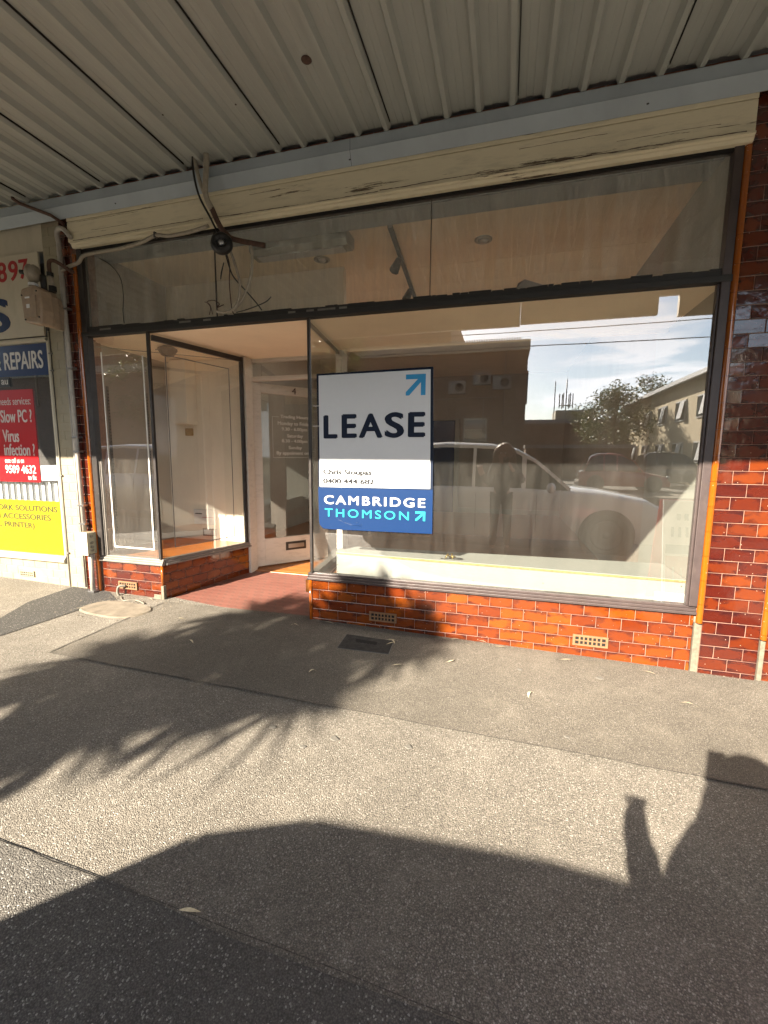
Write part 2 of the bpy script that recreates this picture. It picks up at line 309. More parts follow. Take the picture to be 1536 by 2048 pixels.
# ------------------------------------------------------------------ mesh helpers
class MB:
    def __init__(s): s.v = []; s.f = []; s.uv = []; s.smooth = []
    def add(s, vs, fs, smooth=False, uv=None):
        o = len(s.v); s.v += [tuple(v) for v in vs]
        for f in fs: s.f.append(tuple(i+o for i in f)); s.smooth.append(smooth); s.uv.append([uv[i] for i in f] if uv else None)
        return s
    def box(s, x0, x1, y0, y1, z0, z1):
        if x0 > x1: x0, x1 = x1, x0
        if y0 > y1: y0, y1 = y1, y0
        if z0 > z1: z0, z1 = z1, z0
        return s.add([(x0, y0, z0), (x1, y0, z0), (x1, y1, z0), (x0, y1, z0), (x0, y0, z1), (x1, y0, z1), (x1, y1, z1), (x0, y1, z1)],
                     [(0, 3, 2, 1), (4, 5, 6, 7), (0, 1, 5, 4), (1, 2, 6, 5), (2, 3, 7, 6), (3, 0, 4, 7)])
    def bar(s, a, b, w, h, upv=(0, 0, 1)):
        """box along a->b, width w (sideways) and height h"""
        a = Vector(a); b = Vector(b); d = (b-a).normalized(); u = Vector(upv); sd = d.cross(u).normalized(); u = sd.cross(d)
        vs = []
        for p in (a, b):
            for i, j in ((-1, -1), (1, -1), (1, 1), (-1, 1)): vs.append(p+sd*(i*w/2)+u*(j*h/2))
        return s.add(vs, [(0, 1, 2, 3), (7, 6, 5, 4), (0, 4, 5, 1), (1, 5, 6, 2), (2, 6, 7, 3), (3, 7, 4, 0)])
    def prism(s, poly, a, b, axis='x'):
        """poly of 2D points extruded along axis from a to b; poly coords are the two remaining axes in order"""
        n = len(poly); vs = []
        for t in (a, b):
            for p, q in poly: vs.append({'x': (t, p, q), 'y': (p, t, q), 'z': (p, q, t)}[axis])
        fs = [tuple(range(n)), tuple(range(2*n-1, n-1, -1))]+[(i, i+n, (i+1) % n+n, (i+1) % n) for i in range(n)]
        return s.add(vs, fs)
    def tube(s, pts, r, seg=10, caps=True, smooth=True):
        pts = [Vector(p) for p in pts]; n = len(pts); rr = r if hasattr(r, '__len__') else [r]*n
        d0 = (pts[1]-pts[0]).normalized(); ref = Vector((0, 0, 1)) if abs(d0.z) < .9 else Vector((1, 0, 0)); vs = []
        sd = d0.cross(ref).normalized()
        for i, p in enumerate(pts):
            d = (pts[min(i+1, n-1)]-pts[max(i-1, 0)]).normalized()
            sd = (sd-d*sd.dot(d)).normalized(); u = sd.cross(d)
            for k in range(seg):
                a = 2*math.pi*k/seg; vs.append(p+(sd*math.cos(a)+u*math.sin(a))*rr[i])
        fs = [(i*seg+k, i*seg+(k+1) % seg, (i+1)*seg+(k+1) % seg, (i+1)*seg+k) for i in range(n-1) for k in range(seg)]
        o = len(s.v); s.add(vs, fs, smooth)
        if caps: s.f += [tuple(o+k for k in range(seg))[::-1], tuple(o+(n-1)*seg+k for k in range(seg))]; s.smooth += [False, False]; s.uv += [None, None]
        return s
    def lathe(s, c, prof, axis=(0, 0, 1), seg=24, smooth=True):
        """prof: list of (radius, height along axis)"""
        ax = Vector(axis).normalized(); ref = Vector((0, 0, 1)) if abs(ax.z) < .9 else Vector((1, 0, 0)); a = ax.cross(ref).normalized(); b = ax.cross(a); c = Vector(c)
        vs = [c+ax*h+(a*math.cos(2*math.pi*k/seg)+b*math.sin(2*math.pi*k/seg))*r for r, h in prof for k in range(seg)]
        n = len(prof)
        return s.add(vs, [(i*seg+k, i*seg+(k+1) % seg, (i+1)*seg+(k+1) % seg, (i+1)*seg+k) for i in range(n-1) for k in range(seg)]+[tuple(range(seg))[::-1], tuple((n-1)*seg+k for k in range(seg))], smooth)
    def ball(s, c, r, seg=16, rings=10):
        rx, ry, rz = r if hasattr(r, '__len__') else (r, r, r); vs = []
        for i in range(rings+1):
            t = math.pi*i/rings
            for k in range(seg): a = 2*math.pi*k/seg; vs.append((c[0]+rx*math.sin(t)*math.cos(a), c[1]+ry*math.sin(t)*math.sin(a), c[2]+rz*math.cos(t)))
        return s.add(vs, [(i*seg+k, (i+1)*seg+k, (i+1)*seg+(k+1) % seg, i*seg+(k+1) % seg) for i in range(rings) for k in range(seg)], True)
    def obj(s, name, mat, parent=None, bevel=0, seg=2):
        me = bpy.data.meshes.new(name); me.from_pydata(s.v, [], s.f)
        me.polygons.foreach_set('use_smooth', s.smooth)
        if any(s.uv):
            ul = me.uv_layers.new(name='UVMap'); d = []
            for f, u in zip(s.f, s.uv): d += [c for q in (u or [(0, 0)]*len(f)) for c in q]
            ul.data.foreach_set('uv', d)
        me.materials.append(M[mat] if isinstance(mat, str) else mat); me.validate(); me.update()
        o = bpy.data.objects.new(name, me); C.objects.link(o)
        if parent is not None:
            o.parent = parent
            o.matrix_parent_inverse = parent.matrix_basis.inverted()
        if bevel:
            b = o.modifiers.new('bevel', 'BEVEL'); b.width = bevel; b.segments = seg; b.limit_method = 'ANGLE'; b.angle_limit = R(40)
        return o
def tag(o, label, cat, group=None):
    o['label'] = label; o['category'] = cat
    if group: o['group'] = group
    return o
def thing(name, label, cat, loc=(0, 0, 0), group=None):
    o = bpy.data.objects.new(name, None); C.objects.link(o); o.location = loc; o.empty_display_size = .1
    bpy.context.view_layer.update
    o.matrix_basis = Matrix.Translation(loc)
    return tag(o, label, cat, group)
def struct(o, kind='structure'): o['kind'] = kind; return o
def copy_tree(o, parent=None):
    c = o.copy(); C.objects.link(c)
    if parent is not None: c.parent = parent
    for ch in list(o.children): copy_tree(ch, c)
    return c
def text(name, s, mat, bbox, y, parent, bold=0.0, depth=.002, normal='y', xf=None, spacing=1.0, line=1.0, align='LEFT'):
    """lettering fitted to bbox (x0,x1,z0,z1) on the plane y, facing -y; xf maps (u, w, d) to 3D if given"""
    cu = bpy.data.curves.new(name, 'FONT'); cu.body = s; cu.size = 1; cu.extrude = .01; cu.resolution_u = 5
    cu.space_character = spacing; cu.space_line = line; cu.align_x = align
    t = bpy.data.objects.new(name, cu); C.objects.link(t)
    dg = bpy.context.evaluated_depsgraph_get(); me = bpy.data.meshes.new_from_object(t.evaluated_get(dg))
    bpy.data.objects.remove(t); bpy.data.curves.remove(cu)
    lay = {}
    if bold:   # thicken the strokes with slightly shifted layers, each a hair proud of the last
        V0 = [v.co.copy() for v in me.vertices]; F0 = [tuple(p.vertices) for p in me.polygons]; VV = []; FF = []
        for li, (dx, dy) in enumerate(((0, 0), (bold, 0), (-bold, 0), (0, bold*.7), (0, -bold*.7), (bold*.7, bold*.5), (-bold*.7, -bold*.5))):
            o_ = len(VV)
            for c in V0: lay[len(VV)] = li; VV.append((c.x+dx, c.y+dy, c.z))
            FF += [tuple(i+o_ for i in f) for f in F0]
        bpy.data.meshes.remove(me); me = bpy.data.meshes.new(name); me.from_pydata(VV, [], FF)
    xs = [v.co.x for v in me.vertices]; ys = [v.co.y for v in me.vertices]
    x0, x1, z0, z1 = bbox; sx = (x1-x0)/(max(xs)-min(xs)); sz = (z1-z0)/(max(ys)-min(ys)); mxs, mys = min(xs), min(ys)
    for vi, v in enumerate(me.vertices):
        u = x0+(v.co.x-mxs)*sx; w = z0+(v.co.y-mys)*sz; d = (v.co.z+.01)/.02*(depth+.00012*lay.get(vi, 0))
        v.co = xf(u, w, d) if xf else Vector((u, y-d, w))
    me.materials.clear(); me.materials.append(M[mat]); me.name = name
    o = bpy.data.objects.new(name, me); C.objects.link(o)
    if parent is not None: o.parent = parent; o.matrix_parent_inverse = parent.matrix_basis.inverted()
    return o

def tiles(name, mat, parent, O, U, length, z0, z1, n, zphase=0.0, xphase=0, tw=.1535, th=.0765, g=.003, seed=1, t=.0030, tilt=.006, skip=None):
    """running bond glazed tiles on the vertical plane through O along unit U; n = outward normal. bottom z0, top z1 (rows hang from z1)"""
    r = random.Random(seed); mb = MB(); O = Vector(O); U = Vector(U).normalized(); n = Vector(n).normalized()
    rows = int(math.ceil((z1-z0)/(th+g)))
    for i in range(rows):
        zt = z1-i*(th+g); zb = zt-th
        zb = max(zb, z0)
        if zt-zb < .01: continue
        x = -(tw+g)/2*((i+xphase) % 2)
        while x < length-.004:
            a = max(x, 0); b = min(x+tw, length)
            if b-a > .006 and not (skip and skip(a, b, zb, zt)):
                e = .0022; j = [r.uniform(-tilt, tilt)*.16 for _ in range(2)]
                def P(u, z, d): 
                    du = (u-(a+b)/2)/(b-a)*2; dz = (z-(zb+zt)/2)/(zt-zb)*2
                    return O+U*u+Vector((0, 0, z))+n*(d+(j[0]*du+j[1]*dz if d > t/2 else 0))
                vs = [P(a, zb, 0), P(b, zb, 0), P(b, zt, 0), P(a, zt, 0), P(a, zb, t-e*.6), P(b, zb, t-e*.6), P(b, zt, t-e*.6), P(a, zt, t-e*.6),
                      P(a+e, zb+e, t), P(b-e, zb+e, t), P(b-e, zt-e, t), P(a+e, zt-e, t)]
                uv = [(0, 0), (1, 0), (1, 1), (0, 1)]*3
                fs = [(0, 1, 5, 4), (1, 2, 6, 5), (2, 3, 7, 6), (3, 0, 4, 7), (4, 5, 9, 8), (5, 6, 10, 9), (6, 7, 11, 10), (7, 4, 8, 11), (8, 9, 10, 11)]
                mb.add(vs, fs, False, uv)
            x += tw+g
    return mb.obj(name, mat, parent)
def gz(x, y): return .055-.019*x+.02*y      # footpath height

# ================================================================== SETTING
def sheet(name, poly, mat, dz=0.0, th=.0):
    mb = MB(); top = [(x, y, gz(x, y)+dz) for x, y in poly]
    mb.add(top, [tuple(range(len(poly)))]); return struct(mb.obj(name, mat))
def grid_sheet(name, x0, x1, y0, y1, mat, dz):
    mb = MB(); mb.add([(x0, y0, gz(x0, y0)+dz), (x1, y0, gz(x1, y0)+dz), (x1, y1, gz(x1, y1)+dz), (x0, y1, gz(x0, y1)+dz)], [(0, 1, 2, 3)]); return struct(mb.obj(name, mat))
g_ = MB().add([(-900, -900, -1.3), (900, -900, -1.3), (900, 900, -1.3), (-900, 900, -1.3)], [(0, 1, 2, 3)]).obj('ground', 'earth'); struct(g_)
grid_sheet('footpath', -14, 9, -3.9, .06, 'foot_outer', 0)
sheet('footpath_strip', [(-2.872, -1.072), (9, -1.03), (9, .05), (-1.47, .05), (-2.85, -.06)], 'foot_inner', .004)
sheet('footpath_asphalt_patch', [(-3.76, -.83), (-3.95, -.45), (-3.98, -.012), (-3.53, -.02), (-3.30, -.16), (-3.379, -.416), (-3.403, -.67), (-3.451, -1.03), (-3.6, -1.2), (-4.6, -2.2), (-4.9, -2.0)], 'patch', .004)
sheet('kerbside_asphalt', [(-14, -3.9), (9, -3.9), (9, -2.20), (-.74, -2.184), (-1.13, -2.152), (-1.668, -2.148), (-3, -2.13), (-14, -2.1)], 'coarse', .004)
kb = MB(); kb.add([(-14, -4.05, gz(-14, -4)), (9, -4.05, gz(9, -4)), (9, -3.895, gz(9, -4)), (-14, -3.895, gz(-14, -4)), (-14, -4.05, gz(-14, -4)-.3), (9, -4.05, gz(9, -4)-.3), (9, -3.895, gz(9, -4)-.3), (-14, -3.895, gz(-14, -4)-.3)], [(0, 1, 2, 3), (4, 5, 1, 0), (5, 6, 2, 1), (6, 7, 3, 2), (7, 4, 0, 3)])
struct(kb.obj('kerb', 'kerb', None, .008))
rz = -.17
rd = MB(); rd.add([(-45, -16.5, gz(-30, 0)+rz-.25), (45, -16.5, gz(30, 0)+rz-.25), (45, -4.03, gz(45, 0)+rz-.05), (-45, -4.03, gz(-45, 0)+rz-.05)], [(0, 1, 2, 3)])
struct(rd.obj('road', 'road'))
fp2 = MB(); fp2.box(-45, 8.5, -19.2, -16.6, -1.2, -.12); struct(fp2.obj('far_footpath', 'concrete', None, .02))
sr = MB(); sr.add([(8.5, -70, -.16), (14, -70, -.16), (45, -16.5, -.2), (8.5, -16.5, -.18)], [(0, 1, 2, 3)]); struct(sr.obj('side_road', 'road'))
lot = MB(); lot.add([(1.3, -70, -.14), (8.5, -70, -.14), (8.5, -19.2, -.14), (1.3, -19.2, -.14)], [(0, 1, 2, 3)]); struct(lot.obj('car_park', 'coarse'))
def joint(pts, w=.006):
    mb = MB()
    for (x0_, y0_), (x1_, y1_) in zip(pts[:-1], pts[1:]):
        d = Vector((x1_-x0_, y1_-y0_)).normalized(); n_x, n_y = -d.y*w/2, d.x*w/2
        mb.add([(x0_+n_x, y0_+n_y, gz(x0_, y0_)+.0075), (x0_-n_x, y0_-n_y, gz(x0_, y0_)+.0075), (x1_-n_x, y1_-n_y, gz(x1_, y1_)+.0075), (x1_+n_x, y1_+n_y, gz(x1_, y1_)+.0075)], [(3, 2, 1, 0)])
    return struct(mb.obj('pavement_joint', 'joint'))
rj = random.Random(4)
def wob(a, b, n, amp): return [(a[0]+(b[0]-a[0])*i/n+rj.uniform(-amp, amp), a[1]+(b[1]-a[1])*i/n+rj.uniform(-amp, amp)) for i in range(n+1)]
joint(wob((-2.85, -.09), (-2.872, -1.075), 12, .004), .012)
joint(wob((-2.872, -1.075), (9, -1.035), 90, .004), .007)
joint(wob((-3.0, -2.136), (1.2, -2.195), 40, .003), .003)
# porch and interior floors
pf = MB(); pf.add([(-2.91, -.03, .108), (-1.47, .03, .086), (-1.60, 1.12, .13), (-2.68, 1.12, .13)], [(0, 1, 2, 3)]); struct(pf.obj('porch_floor', 'porch'))
rf = MB(); rf.box(-3.7, 1.19, 1.13, 7.1, .0, .13).box(-1.55, 1.19, .62, 1.128, .0, .13); struct(rf.obj('room_floor', 'timber_room'))
th_ = MB(); th_.box(-2.70, -1.58, 1.10, 1.9, .131, .137); struct(th_.obj('threshold_floor', 'timber'))

# ================================================================== OUR SHOP
shop = thing('shop_building', 'vacant shop with amber and maroon glazed tiles, big window and recessed door', 'shop', (-1.2, 0, 0.05))
# grout backings
ZT = .418   # top of plinth tiles
def plinth(a, b, nrm, z0, z1, seed, mat='tile_o', xp=0, skip=None, vent=None):
    a = Vector((*a, 0)); b = Vector((*b, 0)); L = (b-a).length; U = (b-a).normalized(); nrm = Vector((*nrm, 0)).normalized()
    w = MB(); back = -nrm*.10
    vs = [a, b, b+back, a+back]
    w.add([v+Vector((0, 0, z0)) for v in vs]+[v+Vector((0, 0, z1)) for v in vs], [(0, 1, 2, 3), (7, 6, 5, 4), (0, 4, 5, 1), (1, 5, 6, 2), (2, 6, 7, 3), (3, 7, 4, 0)])
    p = w.obj('plinth', 'grout', shop)
    t = tiles('tile_facing', mat, p, a, U, L, z0, z1-.002, nrm, seed=seed, xphase=xp, skip=skip)
    return p
vent_boxes = [(-.975, -.757, .132, .205), (.498, .720, .125, .200), (-3.425, -3.212, .168, .238)]
def skipf(x0):
    def f(a, b, zb, zt):
        for vx0, vx1, vz0, vz1 in vent_boxes:
            if x0+b > vx0+.01 and x0+a < vx1-.01 and zt > vz0+.02 and zb < vz1-.02: return True
        return False
    return f
plinth((-1.475, 0.0), (1.205, 0.0), (0, -1), -.1, ZT, 11, xp=0)
plinth((-3.605, 0.0), (-2.935, 0.0), (0, -1), -.1, ZT, 12, 'tile_m', xp=1)
plinth((-2.935, -.005), (-2.665, .97), (.965, -.267), -.1, ZT, 13, 'tile_o', xp=0)
plinth((-1.60, .97), (-1.472, 0.0), (-.99, -.13), -.1, ZT, 14, 'tile_o', xp=1)
for vx0, vx1, vz0, vz1 in vent_boxes:
    mb = MB(); y0 = -.016
    mb.box(vx0, vx1, y0, -.002, vz0, vz0+.012).box(vx0, vx1, y0, -.002, vz1-.012, vz1).box(vx0, vx0+.016, y0, -.002, vz0+.012, vz1-.012).box(vx1-.016, vx1, y0, -.002, vz0+.012, vz1-.012)
    nn = 7
    for i in range(1, nn): x = vx0+.016+(vx1-vx0-.032)*i/nn; mb.box(x-.005, x+.005, y0+.001, -.003, vz0+.012, vz1-.012)
    mb.box(vx0+.016, vx1-.016, y0+.0005, -.0035, (vz0+vz1)/2-.004, (vz0+vz1)/2+.004)
    v = mb.obj('air_vent', 'vent', shop, .0015)
    MB().box(vx0+.010, vx1-.010, -.0095, -.0085, vz0+.008, vz1-.008).obj('vent_opening', 'hole', v)
# piers
def pier(x0, x1, z0, z1, seed, edge_side, mat='tile_m', xp=0, ex=None, ez0=.37, ez1=3.13):
    p = MB().box(x0, x1, -.012, .2, z0, z1).obj('tiled_pier', 'grout', shop)
    tiles('tile_facing', mat, p, (x0, -.012, 0), (1, 0, 0), x1-x0, z0, z1, (0, -1, 0), seed=seed, xphase=xp)
    return p
def edge_trim(x, z0, z1, r=.019, parent=None, seed=3, y=.0):
    mb = MB(); z = z1; 
    while z > z0+.01:
        zb = max(z-.1535, z0); seg = 8; vs = []; uv = []
        for zz in (zb, z):
            for k in range(seg+1):
                a = math.pi*(1+k/seg); vs.append((x+r*math.cos(a), y-.004+r*1.15*math.sin(a), zz)); uv.append((k/seg, .5))
        mb.add(vs, [(k, k+1, k+seg+2, k+seg+1) for k in range(seg)], True, uv); mb.add(vs, [tuple(range(seg, -1, -1)), tuple(range(seg+1, 2*seg+2))], False, uv); z -= .1555
    return mb.obj('edge_trim', 'tile_edge', parent)
pr = pier(1.252, 1.562, -.15, 3.40, 21, 1, xp=1)
edge_trim(1.230, .37, 3.135, parent=pr, y=-.012)
MB().box(1.212, 1.250, -.008, .05, -.1, .366).obj('worn_edge', 'render_bad', pr)
MB().box(1.208, 1.252, .004, .1, .366, 3.4).obj('mortar', 'grout', pr)
pl = pier(-3.80, -3.668, -.05, 3.42, 22, -1, xp=0)
edge_trim(-3.640, .10, 3.10, .022, parent=pl, y=-.012)
MB().box(-3.668, -3.612, .004, .1, .0, 3.4).obj('mortar', 'grout', pl)
# right of the pier: start of next shop
# corner of left plinth
MB().tube([(-2.928, -.004, .23), (-2.928, -.004, .415)], .013, 12).obj('edge_trim', 'tile_edge', shop)
cs = MB().box(-3.02, -2.942, -.020, -.0085, .02, .150).box(-2.936, -2.905, -.024, .01, .02, .235); cs.obj('worn_edge', 'render_bad', shop, .004)
MB().tube([(-1.474, -.004, -.02), (-1.474, -.004, .415)], .014, 12).obj('edge_trim', 'tile_edge', shop)
# sills (stepped)
def sill(a, b, nrm, mat):
    a = Vector((*a, 0)); b = Vector((*b, 0)); n = Vector((*nrm, 0)).normalized()
    mb = MB()
    for (z0, z1, d0, d1) in ((.419, .437, .026, -.05), (.437, .456, .017, -.05), (.456, .474, .008, -.05)):
        vs = [a+n*d0, b+n*d0, b+n*d1, a+n*d1]
        mb.add([v+Vector((0, 0, z0)) for v in vs]+[v+Vector((0, 0, z1)) for v in vs], [(0, 1, 2, 3), (7, 6, 5, 4), (0, 4, 5, 1), (1, 5, 6, 2), (2, 6, 7, 3), (3, 7, 4, 0)])
    return mb.obj('window_sill', mat, shop, .003)
sill((-1.495, 0), (1.212, 0), (0, -1), 'mauve')
sill((-3.64, 0), (-2.905, 0), (0, -1), 'alu')
sill((-2.912, .02), (-2.655, .97), (.965, -.267), 'alu')
sill((-1.595, .97), (-1.482, .02), (-.99, -.13), 'alu')
# windows
def pane(name, a, b, z0, z1, mat, parent, th=.006):
    a = Vector((*a, 0)); b = Vector((*b, 0)); U = (b-a).normalized(); n = Vector((U.y, -U.x, 0)); vs = [a, b, b-n*th, a-n*th]
    return MB().add([v+Vector((0, 0, z0)) for v in vs]+[v+Vector((0, 0, z1)) for v in vs], [(0, 3, 2, 1), (4, 5, 6, 7), (0, 1, 5, 4), (1, 2, 6, 5), (2, 3, 7, 6), (3, 0, 4, 7)]).obj(name, mat, parent)
win = MB().box(1.162, 1.209, -.028, .03, .475, 3.14).box(1.148, 1.1615, -.016, .02, .475, 2.42).obj('window_frame', 'mauve', shop, .003)
pane('window_pane', (-1.452, .0), (1.156, .0), .47, 2.43, 'glass', win)
win2 = MB().box(-3.612, -3.556, -.03, .03, .475, 3.14).obj('window_frame', 'dark_frame', shop, .003)
pane('window_pane', (-3.556, .0), (-2.944, .0), .47, 2.43, 'glass', win2)
MB().box(-3.555, -3.545, -.012, .01, .475, 1.34).box(-3.535, -3.527, -.010, .01, .475, 1.34).obj('frame_strip', 'alu', win2)  # pale upright strips along the lower part of the frame only
post = MB().bar((-2.934, -.004, .475), (-2.934, -.004, 2.43), .024, .024, (0, 1, 0)).obj('corner_mullion', 'dark_frame', shop, .002)
post2 = MB().bar((-1.462, -.004, .475), (-1.462, -.004, 2.43), .020, .024, (0, 1, 0)).obj('corner_mullion', 'dark_frame', shop, .002)
retL = MB().bar((-2.922, .02, 2.385), (-2.672, .93, 2.385), .03, .045).bar((-2.672, .93, .475), (-2.672, .93, 2.41), .035, .03, (0, 1, 0)).obj('return_window_frame', 'dark_frame', shop, .002)
pane('window_pane', (-2.926, .012), (-2.674, .92), .47, 2.365, 'glass', retL)
retR = MB().bar((-1.472, .02, 2.395), (-1.598, .93, 2.395), .025, .03).obj('return_window_frame', 'alu', shop, .002)
pane('window_pane', (-1.596, .92), (-1.472, .012), .47, 2.38, 'glass', retR)
# transom bar, flaky
mb = MB(); mb.box(-3.62, 1.215, -.032, .03, 2.424, 2.462).box(-3.62, 1.215, -.022, .03, 2.462, 2.490)
tb = mb.obj('transom_bar', 'black_bar', shop, .004)
mb = MB(); x = -3.55; r_ = random.Random(5)
while x < 1.16:
    w = r_.uniform(.03, .16); h = r_.uniform(.002, .014); mb.box(x, x+w-.004, -.018, .008, 2.4905, 2.4905+h); x += w
mb.obj('putty_strip', 'black_bar', tb)
for a, b in ((-3.42, -3.30), (-2.60, -2.49), (-2.37, -2.30), (-1.62, -1.56), (-1.47, -1.41), (-1.38, -1.24), (-1.21, -1.15)): MB().box(a, b, -.0235, -.021, 2.466, 2.480).obj('paint_chip', 'alu', tb)
MB().add([(.02, -.02, 2.492), (.20, -.014, 2.498), (.07, -.05, 2.535), (.03, -.012, 2.53), (.10, -.03, 2.508)], [(0, 4, 2, 3), (0, 1, 4), (4, 1, 2)]).obj('putty_flake', 'alu', tb)
# transom glass in three sheets with butt joints
tf = MB().box(-3.60, 1.16, -.01, .02, 3.118, 3.14).obj('transom_window_frame', 'dark_frame', shop)
for a, b in ((-3.556, -2.26), (-2.257, -.552), (-.549, 1.16)): pane('window_pane', (a, .004), (b, .004), 2.49, 3.12, 'glass_up', tf)
MB().box(-.5525, -.5485, -.003, .012, 2.49, 3.12).obj('glass_joint', 'dark_frame', tf); MB().box(-2.2605, -2.2565, -.003, .012, 2.49, 3.12).obj('glass_joint', 'dark_frame', tf)
# fascia board
mb = MB()
mb.box(-3.655, 1.240, -.055, .02, 3.188, 3.345).box(-3.655, 1.240, -.0585, .02, 3.349, 3.42)
fb = mb.obj('fascia_board', 'cream_peel', shop, .003)
def crack(x0, x1, z, seed, y=-.0557, h=.0022):
    r = random.Random(seed); mb = MB(); x = x0; zz = z; up_ = []; dn_ = []
    while x < x1:
        up_.append((x, zz+r.uniform(.2, 1)*h)); dn_.append((x, zz-r.uniform(.1, .8)*h)); x += r.uniform(.01, .03); zz += r.uniform(-.0011, .0011)
    n = len(up_); mb.add([(a, y, b) for a, b in up_]+[(a, y, b) for a, b in dn_]+[(a, y+.002, b) for a, b in up_]+[(a, y+.002, b) for a, b in dn_], [(i+n, i+n+1, i+1, i) for i in range(n-1)]+[(i+2*n, i+1+2*n, i+3*n+1, i+3*n) for i in range(n-1)]+[(i, i+1, i+1+2*n, i+2*n) for i in range(n-1)]+[(i+3*n, i+3*n+1, i+n+1, i+n) for i in range(n-1)])
    return mb.obj('paint_crack', 'rust', fb)
for i_, (a_, b_, z_) in enumerate(((-3.6, -2.3, 3.196), (-2.25, -.9, 3.195), (-.9, .2, 3.197), (.1, 1.22, 3.194), (-3.55, -2.9, 3.335), (.0, .5, 3.30), (-1.9, -1.6, 3.31), (-3.4, -3.0, 3.255), (.55, 1.1, 3.25))): crack(a_, b_, z_, i_, h=.0032 if z_ < 3.2 else .0016)
MB().prism([(-.058, 3.186), (-.074, 3.176), (-.074, 3.166), (-.062, 3.160), (-.062, 3.152), (-.050, 3.138), (.0, 3.138), (.0, 3.186)], -3.615, 1.236).obj('moulding', 'cream_peel', fb)
MB().box(-3.6, 1.21, -.02, .02, 3.12, 3.1375).obj('shadow_gap', 'hole', fb)
# masonry above the awning, kept low so sun clears it to the added skylight
MB().box(-3.8, 1.562, .0, .3, 3.42, 4.25).obj('upper_wall', 'brick_r', shop)
# inside: walls, ceilings
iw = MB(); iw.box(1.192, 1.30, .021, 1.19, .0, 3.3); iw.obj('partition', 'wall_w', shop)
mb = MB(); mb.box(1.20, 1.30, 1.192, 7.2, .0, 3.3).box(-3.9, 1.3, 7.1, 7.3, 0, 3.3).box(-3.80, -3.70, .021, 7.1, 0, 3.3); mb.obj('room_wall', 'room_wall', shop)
mb = MB(); mb.box(-3.70, -2.69, 1.02, 1.09, .1, 2.42).box(-3.70, -1.60, 1.09, 1.16, 2.42, 3.24); mb.obj('display_back_wall', 'wall_i', shop)
SX0, SX1, SY0, SY1 = -2.6, -.4, 2.5, 4.1
mb = MB(); mb.box(-3.70, 1.19, .40, SY0, 3.245, 3.32).box(-3.70, 1.19, SY1, 7.1, 3.245, 3.32).box(-3.70, SX0, SY0, SY1, 3.245, 3.32).box(SX1, 1.19, SY0, SY1, 3.245, 3.32); mb.obj('ceiling', 'ceil', shop)
MB().box(SX0-.05, SX1+.05, SY0-.05, SY1+.05, 3.33, 3.345).obj('added_skylight', 'opal', shop)  # skylight added out of view to brighten the back room
mb = MB(); mb.box(-3.70, 1.19, .022, .398, 3.20, 3.36).box(-3.70, 1.19, .18, .20, 3.192, 3.1995); mb.obj('bulkhead', 'blue_steel', shop)
mb = MB(); 
for x in (-2.9, -1.98, -.3, .45): mb.box(x-.004, x+.004, .41, 7, 3.2425, 3.2448)
mb.box(-3.6, 1.1, 1.30, 1.306, 3.2415, 3.2424); mb.obj('ceiling_joint', 'ceil', shop)
sf = MB(); sf.box(-3.70, 1.19, .032, .94, 2.425, 2.485).box(-2.69, -1.58, .94, 1.10, 2.425, 2.485).box(-3.70, -2.69, .94, 1.018, 2.425, 2.485); sf.obj('soffit', 'ceil', shop)
MB().box(-1.5, 1.19, .90, .938, 2.395, 2.4245).obj('soffit_trim', 'ceil', shop)
# display floors
MB().prism([(-3.70, .022), (-2.975, .022), (-2.715, .93), (-2.715, 1.018), (-3.70, 1.018)], .38, .452, 'z').obj('display_floor', 'timber', shop)
mb = MB(); mb.box(-1.53, 1.19, .022, .62, .30, .402); mb.obj('display_floor', 'timber', shop)
# fill under left display seen from nowhere, stops light leaks
MB().box(-3.7, -3.6, .02, 1.0, .0, .38).obj('leak_fill', 'grout', shop)
# door surround
mb = MB(); mb.box(-2.735, -2.672, 1.085, 1.15, .12, 2.42).box(-1.645, -1.585, 1.00, 1.15, .12, 2.42).box(-2.672, -1.645, 1.085, 1.15, 2.198, 2.240).box(-2.672, -1.645, 1.085, 1.15, 2.388, 2.42)
df = mb.obj('door_frame', 'white_peel', shop, .004)
MB().box(-1.62, -1.56, .93, .998, .475, 2.42).obj('post', 'white_peel', df, .004)
MB().box(-2.700, -2.640, .955, 1.084, .10, 2.42).obj('post', 'white_peel', df, .004)
pane('window_pane', (-2.672, 1.11), (-1.645, 1.11), 2.240, 2.388, 'glass_door', df)
MB().box(-2.70, -1.60, 1.03, 1.098, .09, .134).obj('door_step', 'timber', df, .004)
# door (open inward)
hx, hy = -2.672, 1.125; dv = Vector((.64, .768, 0)).normalized(); dn = Vector((dv.y, -dv.x, 0))
def dP(u, w, d): return Vector((hx, hy, w))+dv*u+dn*d
def dbox(mb, u0, u1, w0, w1, d0, d1):
    vs = [dP(u0, w0, d0), dP(u1, w0, d0), dP(u1, w0, d1), dP(u0, w0, d1), dP(u0, w1, d0), dP(u1, w1, d0), dP(u1, w1, d1), dP(u0, w1, d1)]
    return mb.add(vs, [(0, 1, 2, 3), (7, 6, 5, 4), (0, 4, 5, 1), (1, 5, 6, 2), (2, 6, 7, 3), (3, 7, 4, 0)])
mb = MB()
dbox(mb, 0, .095, .15, 2.19, -.04, 0); dbox(mb, .80, .90, .15, 2.19, -.04, 0); dbox(mb, .095, .80, 2.09, 2.19, -.04, 0); dbox(mb, .095, .80, .15, .462, -.04, 0)
door = mb.obj('door', 'white_peel', shop, .003)
mb = MB(); dbox(mb, .085, .81, .452, 2.10, -.022, -.016); mb.obj('door_pane', 'glass_door', door)
